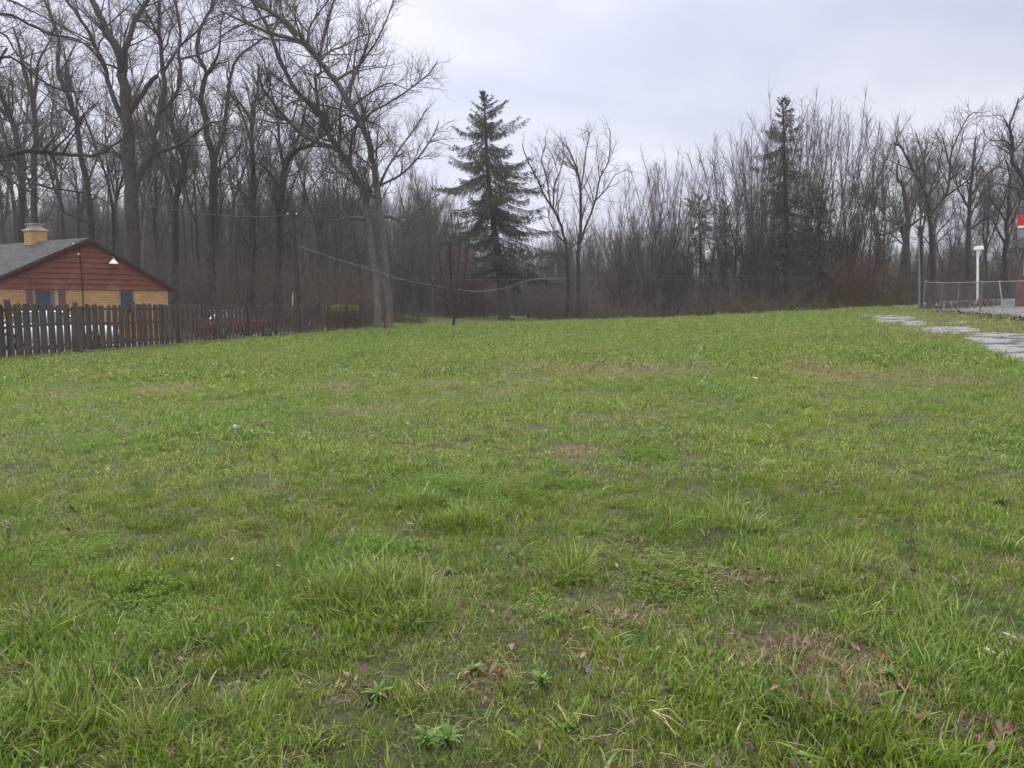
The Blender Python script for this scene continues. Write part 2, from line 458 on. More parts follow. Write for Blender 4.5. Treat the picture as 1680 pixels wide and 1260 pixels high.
SOIL = [blob(*b) for b in [(560,640,45,11,.7),(585,672,65,8,.8),(420,700,40,4,.5),(440,806,60,10,.8),(1000,1020,90,45,.65),(1020,1112,80,26,.8),(1290,1090,110,30,.65),(1420,1172,100,34,1),(1650,1230,70,30,1),(590,1140,50,22,.8),(380,1152,60,26,.7),(110,880,30,12,.6),(1590,858,40,8,.9),(800,1142,40,30,.7),(205,905,30,12,.5),(1080,692,60,8,.5),(230,1180,60,30,.6),(1240,955,25,10,.5),(1640,1060,40,20,.5),(960,745,50,10,.4),(1000,1060,60,30,.5)]]
COARSE = [blob(*b) for b in [(430,680,75,13,1),(500,765,130,26,1),(590,1010,100,50,1),(905,950,75,35,1),(1380,935,40,22,.9),(70,1048,34,16,.9),(680,835,25,10,.8),(760,862,30,12,.8),(1195,862,50,14,.8),(100,1190,170,60,.8),(1250,1190,90,50,.7),(1480,1230,140,40,.7),(270,870,70,20,.5),(770,640,40,8,.6),(330,790,50,16,.5),(1100,870,30,12,.5),(1460,1010,150,80,.35),(20,910,60,20,.4),(450,1220,120,40,.5)]]
CLOVER = [blob(*b) for b in [(760,805,100,26,1),(880,795,80,20,1),(1095,945,75,32,1),(180,905,50,18,.7),(285,1010,90,40,.8),(1060,762,60,12,.7),(620,915,60,20,.6),(1300,760,80,14,.5),(200,735,90,14,.5),(1000,640,90,8,.5),(1240,700,90,10,.4)]]
def field(L, x, y, edge=.5):
    x = np.asarray(x, float); y = np.asarray(y, float); o = np.zeros(np.broadcast(x, y).shape)
    w = fbm(x, y, .5, 31, 3) - .5
    for cx, cy, rx, ry, a in L:
        d = np.sqrt(((x - cx) / rx) ** 2 + ((y - cy) / ry) ** 2) + w * 1.5
        o = np.maximum(o, a * (1 - sst(.45, 1.35, d)))
    return o
def fence_x(y): return -15.9 + .18 * (y - 23.6)
def lawnmask(x, y):
    x = np.asarray(x, float); y = np.asarray(y, float); q = x / np.maximum(y, 1) * F + 840
    wob = (fbm(x, y, 5, 55) - .5)
    m = sst(-.4, .1, x - fence_x(y) + (1 - sst(20, 22, 54 - y)) * 0)           # right of the timber fence
    m = np.where(y > 54, 1.0, m)
    far = 56 + 40 * sst(600, 650, q) * (1 - sst(930, 1060, q)) + wob * 6
    m = m * (1 - sst(far - 2, far + 3, y))
    return m
def dryf(x, y): return np.clip(field(TAN, x, y) + .55 * np.clip(fbm(x, y, 1.6, 71) - .60, 0, 1) * 2, 0, 1)
def soilf(x, y): return np.clip(field(SOIL, x, y) + 1.2 * np.clip(fbm(x, y, .7, 77) - .66, 0, 1) * 2, 0, 1)
EDGE_A = onground(1700, 528); EDGE_B = onground(1520, 512)
def verge(x, y):   # the rough strip between the old paving and the wire fence
    q = x / np.maximum(y, 1) * F + 840
    return sst(1440, 1520, q) * sst(20, 24, y)

def axis_pts(lo, hi, fine_lo, fine_hi, step, grow_=1.06):
    a = list(np.arange(fine_lo, fine_hi, step)); s = step
    while a[-1] < hi: s = min(s * grow_, 12); a.append(a[-1] + s)
    s = step
    while a[0] > lo: s = min(s * grow_, 12); a.insert(0, a[0] - s)
    return np.array(a)
xs = axis_pts(-420, 420, -7.5, 7.5, .09, 1.035); ys = axis_pts(-60, 620, 1.6, 12, .08, 1.025)
X, Y = np.meshgrid(xs, ys); Z = ground(X, Y)
nx, ny = len(xs), len(ys)
exact = ground
def ground(x, y):      # height of the ground mesh itself, so that nothing floats above or sinks below it
    x = np.asarray(x, float); y = np.asarray(y, float)
    ix = np.clip(np.searchsorted(xs, x) - 1, 0, nx - 2); iy = np.clip(np.searchsorted(ys, y) - 1, 0, ny - 2)
    u = (x - xs[ix]) / (xs[ix + 1] - xs[ix]); v = (y - ys[iy]) / (ys[iy + 1] - ys[iy])
    return (Z[iy, ix] * (1 - u) + Z[iy, ix + 1] * u) * (1 - v) + (Z[iy + 1, ix] * (1 - u) + Z[iy + 1, ix + 1] * u) * v
i, j = np.meshgrid(np.arange(nx - 1), np.arange(ny - 1)); a = (j * nx + i).ravel()
Fq = np.stack([a, a + 1, a + nx + 1, a + nx], -1)
def groundmat(nt, out):
    p = worldpos(nt)
    at = lambda n: N(nt, 'ShaderNodeAttribute', attribute_name=n).outputs['Fac']
    lawn, dry, soil = at('lawn'), at('dry'), at('soil')
    n1 = noise(nt, p, 48, 6, .78); n2 = noise(nt, p, 3.0, 4, .6); n3 = noise(nt, p, .25, 3, .5)
    g = ramp(nt, n1, [(.35, (.03, .028, .012)), (.5, (.075, .078, .03)), (.68, (.16, .145, .07))])
    d = ramp(nt, n1, [(.3, (.08, .06, .035)), (.7, (.25, .20, .12))])
    s = ramp(nt, n1, [(.38, (.028, .019, .014)), (.5, (.10, .066, .045)), (.62, (.25, .18, .125))])
    c = mixc(nt, dry, g, d); c = mixc(nt, soil, c, s)
    wn = noise(nt, p, 5, 5, .7)
    w = ramp(nt, wn, [(.3, (.03, .022, .016)), (.6, (.10, .066, .045)), (.8, (.15, .11, .075))])
    w = mixc(nt, ramp(nt, n2, [(.5, (0, 0, 0)), (.65, (.7, .7, .7))]), w, (.05, .065, .02))
    c = mixc(nt, lawn, w, c)
    h = math_(nt, 'ADD', n1, math_(nt, 'MULTIPLY', n2, .8))
    bsdf(nt, out, c, .8, h, 1.0, .05, 0, .3)
mat('lawn_soil', groundmat)
gme = mkmesh('ground', np.stack([X, Y, Z], -1), Fq, None, ['lawn_soil'], True)
L_ = lawnmask(X, Y)
for nm, arr in (('lawn', L_), ('dry', np.clip(dryf(X, Y) + .35 * verge(X, Y) * fbm(X, Y, 1.2, 5), 0, 1)), ('soil', np.clip(soilf(X, Y) + 1.3 * verge(X, Y) * np.clip(fbm(X, Y, 1.0, 8) - .45, 0, 1), 0, 1))):
    at = gme.attributes.new(nm, 'FLOAT', 'POINT'); at.data.foreach_set('value', arr.ravel().astype(np.float32))
tag(link(bpy.data.objects.new('ground', gme)), kind='structure')

# ---- paving, lot and gravel, draped sheets
def sheet(name, poly, m, dz=.035, jag=.06, step=.25, rings=(1, .985, .9, .75, .55, .3), edge=-.03, seed=0, kind='structure'):
    pts = []
    n = len(poly)
    for k in range(n):
        a, b = np.array(poly[k]), np.array(poly[(k + 1) % n]); q = max(2, int(np.linalg.norm(b - a) / step))
        for t in range(q): pts.append(a + (b - a) * t / q)
    pts = np.array(pts); c = pts.mean(axis=0)
    w = (fbm(pts[:, 0], pts[:, 1], .6, 90 + seed, 3) - .5) * 2 * jag
    d = pts - c; l = np.linalg.norm(d, axis=1, keepdims=True); pts = c + d * (1 + w[:, None] / l * 3)
    V = []; m_ = len(pts)
    for k, r in enumerate(rings):
        q = c + (pts - c) * r; z = ground(q[:, 0], q[:, 1]) + (edge if k == 0 else dz)
        V.append(np.stack([q[:, 0], q[:, 1], z], -1))
    V = np.concatenate(V + [np.array([[c[0], c[1], G(*c) + dz]])]); Fq = []; Ft = []
    for k in range(len(rings) - 1):
        for t in range(m_):
            t2 = (t + 1) % m_; Fq.append((k * m_ + t, k * m_ + t2, (k + 1) * m_ + t2, (k + 1) * m_ + t))
    k = len(rings) - 1
    for t in range(m_): Ft.append((k * m_ + t, k * m_ + (t + 1) % m_, len(V) - 1))
    me = mkmesh(name, V, Fq, Ft, [m]); o = link(bpy.data.objects.new(name, me)); tag(o, kind=kind); return pts
def paving(nt, out):
    p = worldpos(nt); n = noise(nt, p, 14, 6, .7); b = noise(nt, p, 1.1, 4, .6); cr = N(nt, 'ShaderNodeTexVoronoi', {'Scale': .75, 'Vector': p}, feature='DISTANCE_TO_EDGE')
    c = ramp(nt, n, [(.3, (.09, .092, .095)), (.7, (.23, .232, .24))])
    wet = ramp(nt, b, [(.50, (0, 0, 0)), (.60, (1, 1, 1))])
    c = mixc(nt, math_(nt, 'MULTIPLY', wet, .75), c, (.075, .075, .08))
    ck = ramp(nt, cr.outputs['Distance'], [(.0, (1, 1, 1)), (.03, (0, 0, 0))])
    c = mixc(nt, ck, c, (.035, .04, .02))
    r = math_(nt, 'SUBTRACT', .42, math_(nt, 'MULTIPLY', wet, .34))
    bsdf(nt, out, c, r, n, .25, .01, 0, .5)
mat('wet_concrete', paving)
def asphalt(nt, out):
    p = worldpos(nt); n = noise(nt, p, 30, 5, .7); b = noise(nt, p, .6, 4, .6)
    c = ramp(nt, n, [(.3, (.13, .13, .14)), (.7, (.26, .26, .275))])
    r = math_(nt, 'MULTIPLY_ADD', b, .5, .05)
    bsdf(nt, out, c, r, n, .2, .01, 0, .5)
mat('wet_asphalt', asphalt)
W = lambda L: [onground(*q) for q in L]
PAV = [W([(1403,519),(1425,517.5),(1452,518),(1478,519),(1500,522),(1490,524.5),(1450,524),(1420,523)]),
       W([(1432,525.5),(1470,525),(1510,528),(1538,532),(1526,535),(1504,537),(1470,534),(1442,531)]),
       W([(1506,541),(1526,538),(1560,538),(1590,539),(1611,543),(1607,549),(1585,551),(1560,551),(1521,548)]),
       W([(1594,558),(1611,551),(1654,548),(1690,552),(1790,566),(1830,600),(1760,612),(1700,598),(1644,588),(1628,575),(1613,564)]),
       W([(1548,530),(1580,528),(1600,531),(1580,534),(1556,534)])]
PAVW = []
PAV = [[tuple(np.mean(pl, axis=0) + (np.array(v) - np.mean(pl, axis=0)) * np.array([1.10, 1.22])) for v in pl] for pl in PAV]
for k, pl in enumerate(PAV): PAVW.append(sheet('pavement', pl, 'wet_concrete', seed=k))
def inpoly(x, y, poly):
    x = np.asarray(x); y = np.asarray(y); r = np.zeros(x.shape, bool); n = len(poly)
    for k in range(n):
        x1, y1 = poly[k]; x2, y2 = poly[(k + 1) % n]
        c = ((y1 > y) != (y2 > y)) & (x < (x2 - x1) * (y - y1) / ((y2 - y1) or 1e-9) + x1); r ^= c
    return r
lot = [(22.8, 40), (21.8, 33), (21.3, 26), (48, 24), (62, 60), (40, 66), (31, 62), (25.5, 48)]
sheet('parking_lot', lot, 'wet_asphalt', dz=.05, jag=.05, step=.8, rings=(1, .99, .93, .86, .78, .7, .62, .54, .46, .38, .3, .22, .14, .07), kind='structure')
def gravel(nt, out):
    p = worldpos(nt); n = noise(nt, p, 22, 5, .75)
    bsdf(nt, out, ramp(nt, n, [(.3, (.04, .038, .035)), (.7, (.13, .125, .12))]), .7, n, .5, .03)
mat('gravel', gravel)
dw = [(-16.6, 22), (-15.3, 30), (-13.6, 40), (-12.2, 48), (-15, 52), (-20, 44), (-30, 34), (-26, 20)]
sheet('driveway', dw, 'gravel', dz=.05, jag=.05, step=.8, rings=(1, .99, .9, .75, .6, .45, .3, .15))

# ================================================================== grass (stuff)
def blades(seed, n, Rr, h, w, spread, cur, segs=3, flat=0.0):
    rng = np.random.default_rng(seed); V = []; Fq = []; Ft = []
    for _ in range(n):
        a = rng.uniform(0, 6.283); r = Rr * math.sqrt(rng.random()); x, y = r * math.cos(a), r * math.sin(a)
        d = a + rng.normal(0, 1.0) if spread > .5 else rng.uniform(0, 6.283); H = h * rng.uniform(.55, 1.25); ww = w * rng.uniform(.6, 1.2) * .5
        t = abs(rng.normal(0, spread)) + flat; c = cur * rng.uniform(.3, 1.6); px, py, pz = x, y, -.01; i0 = len(V)
        sx, sy = -math.sin(d + rng.normal(0, .4)), math.cos(d)
        for k in range(segs + 1):
            f = k / segs; wk = ww * (1 - f ** 1.8)
            if k < segs: V += [(px - sx * wk, py - sy * wk, pz), (px + sx * wk, py + sy * wk, pz)]
            else: V.append((px, py, pz))
            an = min(t + c * (f + .3), 1.85); st = H / segs
            px += math.cos(d) * math.sin(an) * st; py += math.sin(d) * math.sin(an) * st; pz = max(pz + math.cos(an) * st, .004)
        for k in range(segs - 1): b = i0 + 2 * k; Fq.append((b, b + 1, b + 3, b + 2))
        b = i0 + 2 * (segs - 1); Ft.append((b, b + 1, b + 2))
    return V, Fq, Ft
def leaves(seed, n, Rr, size, height):
    rng = np.random.default_rng(seed); V = []; Fq = []; Ft = []
    for _ in range(n):
        a = rng.uniform(0, 6.283); r = Rr * math.sqrt(rng.random()); x, y = r * math.cos(a), r * math.sin(a); z = height * rng.uniform(.4, 1.1)
        a0 = rng.uniform(0, 6.283)
        for k in range(3):
            d = a0 + k * 2.094; s = size * rng.uniform(.7, 1.1); c, sn = math.cos(d), math.sin(d); q = .45 * s; i0 = len(V); tz = rng.normal(0, .25) * s
            V += [(x, y, z), (x + c * s * .6 - sn * q, y + sn * s * .6 + c * q, z + tz + .002), (x + c * s, y + sn * s, z + tz), (x + c * s * .6 + sn * q, y + sn * s * .6 - c * q, z + tz + .002)]
            Fq.append((i0, i0 + 1, i0 + 2, i0 + 3))
    return V, Fq, Ft
def grassmat(nt, out):
    p = worldpos(nt); g = nt.nodes.new('ShaderNodeNewGeometry')
    ia = lambda n: N(nt, 'ShaderNodeAttribute', attribute_name=n, attribute_type='INSTANCER').outputs['Fac']
    dry, kind = ia('dry'), ia('kindv')
    rnd = g.outputs['Random Per Island']
    n2 = noise(nt, p, .5, 3, .5); n3 = noise(nt, p, 2.7, 3, .6)
    lush = ramp(nt, rnd, [(0, (.05, .095, .010)), (.45, (.118, .212, .022)), (.85, (.22, .325, .05)), (1, (.42, .49, .18))])
    blu = ramp(nt, rnd, [(0, (.022, .055, .009)), (.5, (.062, .15, .018)), (.85, (.13, .25, .045)), (1, (.30, .42, .17))])
    yel = ramp(nt, rnd, [(0, (.08, .12, .012)), (.5, (.16, .245, .025)), (.85, (.27, .355, .055)), (1, (.47, .51, .17))])
    c = mixc(nt, ramp(nt, n2, [(.38, (0, 0, 0)), (.58, (.95, .95, .95))]), lush, yel)
    c = mixc(nt, ramp(nt, n3, [(.52, (0, 0, 0)), (.68, (.85, .85, .85))]), c, blu)
    coarse = ramp(nt, rnd, [(0, (.11, .16, .03)), (.5, (.19, .25, .05)), (1, (.34, .37, .12))])
    c = mixc(nt, math_(nt, 'MULTIPLY', math_(nt, 'COMPARE', kind, 1.0, .4), .75), c, coarse)
    c = mixc(nt, math_(nt, 'MULTIPLY', math_(nt, 'COMPARE', kind, 2.0, .4), .9), c, ramp(nt, rnd, [(0, (.05, .12, .014)), (.6, (.12, .235, .03)), (1, (.24, .37, .08))]))
    straw = ramp(nt, rnd, [(0, (.10, .065, .035)), (.5, (.24, .18, .10)), (1, (.42, .34, .20))])
    isstraw = math_(nt, 'GREATER_THAN', math_(nt, 'ADD', dry, math_(nt, 'MULTIPLY', math_(nt, 'COMPARE', kind, 3.0, .4), .9)), math_(nt, 'FRACT', math_(nt, 'MULTIPLY', rnd, 7.31)))
    c = mixc(nt, isstraw, c, straw)
    isclo = math_(nt, 'COMPARE', kind, 2.0, .4)
    b = N(nt, 'ShaderNodeBsdfPrincipled', {'Base Color': c, 'Roughness': math_(nt, 'MULTIPLY_ADD', isclo, .35, .36), 'Specular IOR Level': math_(nt, 'MULTIPLY_ADD', isclo, -.2, .32)})
    t = N(nt, 'ShaderNodeBsdfTranslucent', {'Color': c})
    m = N(nt, 'ShaderNodeMixShader', {0: .4}); nt.links.new(b.outputs[0], m.inputs[1]); nt.links.new(t.outputs[0], m.inputs[2])
    nt.links.new(m.outputs[0], out.inputs[0])
mat('grass', grassmat)
protos = []
def proto(data):
    me = mkmesh('grass_source', data[0], data[1], data[2], ['grass']); o = bpy.data.objects.new('grass_%02d' % len(protos), me); protos.append(o); return len(protos) - 1
NEAR = [proto(blades(s, 90, .13, .055, .0042, .55, .85)) for s in (1, 2, 3, 4)]
MID = [proto(blades(s, 80, .17, .054, .0062, .5, .85, 2)) for s in (5, 6, 7)]
FAR = [proto(blades(s, 80, .27, .055, .013, .5, .6, 2)) for s in (8, 9, 10)]
COA = [proto(blades(s, 40, .08, .19, .007, .6, 1.0, 4)) for s in (11, 12, 13)]
COAF = [proto(blades(s, 40, .12, .17, .012, .5, .9, 3)) for s in (14, 15)]
WIDE = [proto(blades(s, 9, .06, .17, .012, .5, .9, 4)) for s in (16, 17)]
CLO = [proto(leaves(s, 110, .15, .010, .045)) for s in (18, 19)]
CLOF = [proto(leaves(s, 80, .22, .020, .045)) for s in (20,)]
DRY = [proto(blades(s, 46, .14, .085, .0032, .3, .4, 2, 1.25)) for s in (21, 22)]
DRYF = [proto(blades(s, 50, .25, .10, .010, .3, .4, 2, 1.1)) for s in (23,)]
rg = np.random.default_rng(5)
def zone(y0, y1, dens, wmul=.74, extra=1.2, qlo=None, qhi=None):
    n = int(dens * (y1 - y0) * (wmul * (y0 + y1) + 2 * extra)); yy = y0 + (y1 - y0) * rg.random(int(n * 1.15))
    ww = wmul * yy + extra; xx = (rg.random(len(yy)) * 2 - 1) * (wmul * y1 + extra); k = np.abs(xx) < ww
    return xx[k], yy[k]
GX, GY, GI, GS, GK = [], [], [], [], []
def put(x, y, idx, s, kind):
    GX.append(x); GY.append(y); GI.append(idx); GS.append(s); GK.append(np.full(len(x), kind, float))
ALLPAV = [p.mean(axis=0) + (p - p.mean(axis=0)) * .95 for p in PAVW] + [np.array(lot)]
def keep(x, y):
    m = lawnmask(x, y); k = rg.random(len(x)) < m
    for p in ALLPAV: k &= ~inpoly(x, y, p)
    return k
for (y0, y1, dens, sets, dsets, csets, ksets, sc) in ((1.7, 6.5, 190, NEAR, DRY, CLO, COA, 1.0), (6.5, 15, 95, MID, DRY, CLO, COA, 1.05), (15, 30, 42, FAR, DRYF, CLOF, COAF, 1.0), (30, 57, 22, FAR, DRYF, CLOF, COAF, 1.25), (57, 100, 7, FAR, DRYF, CLOF, COAF, 1.9)):
    x, y = zone(y0, y1, dens, .74 if y0 > 5 else .72, 3.6 if y0 < 15 else 5.0)
    if y0 >= 57:
        q = x / y * F + 840; k = (q > 590) & (q < 1080); x, y = x[k], y[k]
    k = keep(x, y); x, y = x[k], y[k]
    d = dryf(x, y); s = soilf(x, y); c = field(COARSE, x, y); cl = field(CLOVER, x, y)
    gap = np.clip(s * .6 + d * .22, 0, .8); ps = 1.0 + 1.3 * (fbm(x, y, 1.3, 12) - .5) + .9 * (fbm(x, y, .35, 14) - .5)
    k = rg.random(len(x)) > gap
    xx, yy = x[k], y[k]
    put(xx, yy, rg.choice(sets, len(xx)), np.clip(ps[k], .85, 1.8) * sc * rg.uniform(.82, 1.25, len(xx)) * (1 - .3 * cl[k]) * (1 + .25 * c[k]), 0)
    # straw lying in the lawn
    k = rg.random(len(x)) < (.16 + .9 * np.maximum(d, s * 1.1)) * (.8 if y0 < 15 else (.5 if y0 < 30 else .35))
    put(x[k], y[k], rg.choice(dsets, k.sum()), rg.uniform(.7, 1.3, k.sum()) * sc, 3)
    # coarse tufts
    tn = fbm(x, y, .55, 44, 2)
    k = rg.random(len(x)) < np.clip(c * 1.0 * sst(.36, .55, tn) + .14 * sst(.66, .76, tn), 0, 1) * (1.0 if y0 < 6 else 1.0)
    put(x[k], y[k], rg.choice(ksets, k.sum()), (.55 + .65 * c[k]) * rg.uniform(.6, 1.3, k.sum()) * (1.0 if y0 < 6 else .9), 1)
    # clover and ground ivy
    k = rg.random(len(x)) < np.clip(cl * .8 + .10 * sst(.62, .72, fbm(x, y, .9, 46, 2)), 0, 1)
    put(x[k], y[k], rg.choice(csets, k.sum()), rg.uniform(.6, 1.25, k.sum()) * sc, 2)
    if y0 < 2:
        k = rg.random(len(x)) < .035 + .06 * (y < 3.3)
        put(x[k], y[k], rg.choice(WIDE, k.sum()), rg.uniform(.45, 1.0, k.sum()), rg.choice([1]))
gx, gy, gi, gs, gk = map(np.concatenate, (GX, GY, GI, GS, GK))
gz = ground(gx, gy) - .004
def instancer(name, x, y, z, idx, sc, rot, attrs, objs, label=None):
    me = bpy.data.meshes.new(name); me.vertices.add(len(x))
    me.vertices.foreach_set('co', np.stack([x, y, z], -1).astype(np.float32).ravel())
    me.attributes.new('idx', 'INT', 'POINT').data.foreach_set('value', idx.astype(np.int32))
    me.attributes.new('sc', 'FLOAT', 'POINT').data.foreach_set('value', sc.astype(np.float32))
    me.attributes.new('rot', 'FLOAT_VECTOR', 'POINT').data.foreach_set('vector', rot.astype(np.float32).ravel())
    for k, v in attrs.items(): me.attributes.new(k, 'FLOAT', 'POINT').data.foreach_set('value', v.astype(np.float32))
    o = link(bpy.data.objects.new(name, me)); tag(o, label, None, None, 'stuff')
    col = bpy.data.collections.new(name + '_sources')
    for q in objs: col.objects.link(q)
    ng = bpy.data.node_groups.new(name, 'GeometryNodeTree')
    ng.interface.new_socket('Geometry', in_out='INPUT', socket_type='NodeSocketGeometry'); ng.interface.new_socket('Geometry', in_out='OUTPUT', socket_type='NodeSocketGeometry')
    gi_, go = ng.nodes.new('NodeGroupInput'), ng.nodes.new('NodeGroupOutput')
    ip = ng.nodes.new('GeometryNodeInstanceOnPoints'); ip.inputs['Pick Instance'].default_value = True
    ci = ng.nodes.new('GeometryNodeCollectionInfo'); ci.inputs['Collection'].default_value = col
    ci.inputs['Separate Children'].default_value = True; ci.inputs['Reset Children'].default_value = True
    def na(n, t):
        a = ng.nodes.new('GeometryNodeInputNamedAttribute'); a.data_type = t; a.inputs['Name'].default_value = n
        return next(s for s in a.outputs if s.enabled and s.name == 'Attribute')
    e2r = ng.nodes.new('FunctionNodeEulerToRotation')
    L = ng.links.new
    L(gi_.outputs[0], ip.inputs['Points']); L(ci.outputs[0], ip.inputs['Instance'])
    L(na('idx', 'INT'), ip.inputs['Instance Index']); L(na('rot', 'FLOAT_VECTOR'), e2r.inputs[0]); L(e2r.outputs[0], ip.inputs['Rotation'])
    L(na('sc', 'FLOAT'), ip.inputs['Scale']); L(ip.outputs[0], go.inputs[0])
    o.modifiers.new('scatter', 'NODES').node_group = ng
    return o
gr = np.stack([rg.normal(0, .26, len(gx)), rg.normal(0, .26, len(gx)), rg.uniform(0, 6.283, len(gx))], -1)
instancer('lawn_grass', gx, gy, gz, gi, gs, gr, {'dry': np.clip(.065 + .22 * sst(54, 60, gy) + .75 * dryf(gx, gy) + .3 * soilf(gx, gy) + .35 * verge(gx, gy), 0, 1), 'kindv': gk}, protos, 'uneven green lawn with tufts, clover and straw patches covering the field')  # real dry patches, plus the wood's shade painted onto the back lawn as straw
print('grass instances', len(gx))

# ================================================================== world, light, camera
def make_world():
    w = bpy.data.worlds.new('World'); bpy.context.scene.world = w; w.use_nodes = True; nt = w.node_tree; nt.nodes.clear()
    out = nt.nodes.new('ShaderNodeOutputWorld'); bg = nt.nodes.new('ShaderNodeBackground'); bg.inputs[1].default_value = .1
    sky = nt.nodes.new('ShaderNodeTexSky'); sky.sky_type = 'NISHITA'; sky.sun_disc = False; sky.sun_elevation = R(48); sky.sun_rotation = R(-35)
    tc = nt.nodes.new('ShaderNodeTexCoord'); sep = nt.nodes.new('ShaderNodeSeparateXYZ'); nt.links.new(tc.outputs['Generated'], sep.inputs[0])
    z = math_(nt, 'MAXIMUM', sep.outputs[2], 0.0)
    # clouds lie on a flat layer: divide by height
    zz = math_(nt, 'ADD', z, .16)
    cx = math_(nt, 'DIVIDE', sep.outputs[0], zz); cy = math_(nt, 'DIVIDE', sep.outputs[1], zz)
    cv = nt.nodes.new('ShaderNodeCombineXYZ'); nt.links.new(cx, cv.inputs[0]); nt.links.new(cy, cv.inputs[1])
    n = noise(nt, cv.outputs[0], 1.0, 5.0, .55, .3)
    base = ramp(nt, n, [(.36, (5.3, 5.45, 6.65)), (.50, (6.1, 6.2, 7.35)), (.62, (7.3, 7.35, 8.2))])
    up0 = N(nt, 'ShaderNodeMapRange', {'Value': z, 'From Min': .38, 'From Max': .7, 'To Min': 0.0, 'To Max': 1.0}).outputs[0]
    base = mixc(nt, up0, base, (7.2, 7.05, 6.7))
    el = N(nt, 'ShaderNodeMapRange', {'Value': z, 'From Min': 0.0, 'From Max': .36, 'To Min': .90, 'To Max': 1.0}).outputs[0]
    up = N(nt, 'ShaderNodeMapRange', {'Value': z, 'From Min': .38, 'From Max': .85, 'To Min': 0.0, 'To Max': 1.0}).outputs[0]
    el = math_(nt, 'MULTIPLY_ADD', up, 2.6, el)
    left = math_(nt, 'MULTIPLY_ADD', sep.outputs[0], -.22, 1.0)
    k = math_(nt, 'MULTIPLY', el, left)
    cb = nt.nodes.new('ShaderNodeCombineXYZ')
    for q in range(3): nt.links.new(k, cb.inputs[q])
    c = mixc(nt, 1.0, base, cb.outputs[0], 'MULTIPLY')
    c = mixc(nt, .90, sky.outputs[0], c)
    nt.links.new(c, bg.inputs[0]); nt.links.new(bg.outputs[0], out.inputs[0])
make_world()
sl = bpy.data.lights.new('sun', 'SUN'); sl.energy = 1.5; sl.angle = R(14); sl.color = (1, .97, .93)
so = link(bpy.data.objects.new('sun', sl))
el, az = R(48), R(-35)          # azimuth measured from +Y (straight ahead), negative to the left
dv = Vector((math.sin(az) * math.cos(el), math.cos(az) * math.cos(el), math.sin(el)))
so.rotation_euler = dv.to_track_quat('Z', 'Y').to_euler()
cd = bpy.data.cameras.new('camera'); cam = link(bpy.data.objects.new('camera', cd))
cd.sensor_width = 36; cd.lens = F / W0 * 36; cd.clip_end = 3000; cd.clip_start = .05
cam.location = (0, 0, CAMH); cam.rotation_euler = (math.pi / 2 - PITCH, 0, 0)
s = bpy.context.scene; s.camera = cam
s.render.resolution_x, s.render.resolution_y = 1024, 768
s.view_settings.view_transform = 'Standard'; s.view_settings.look = 'None'; s.view_settings.gamma = 1; s.view_settings.exposure = .48

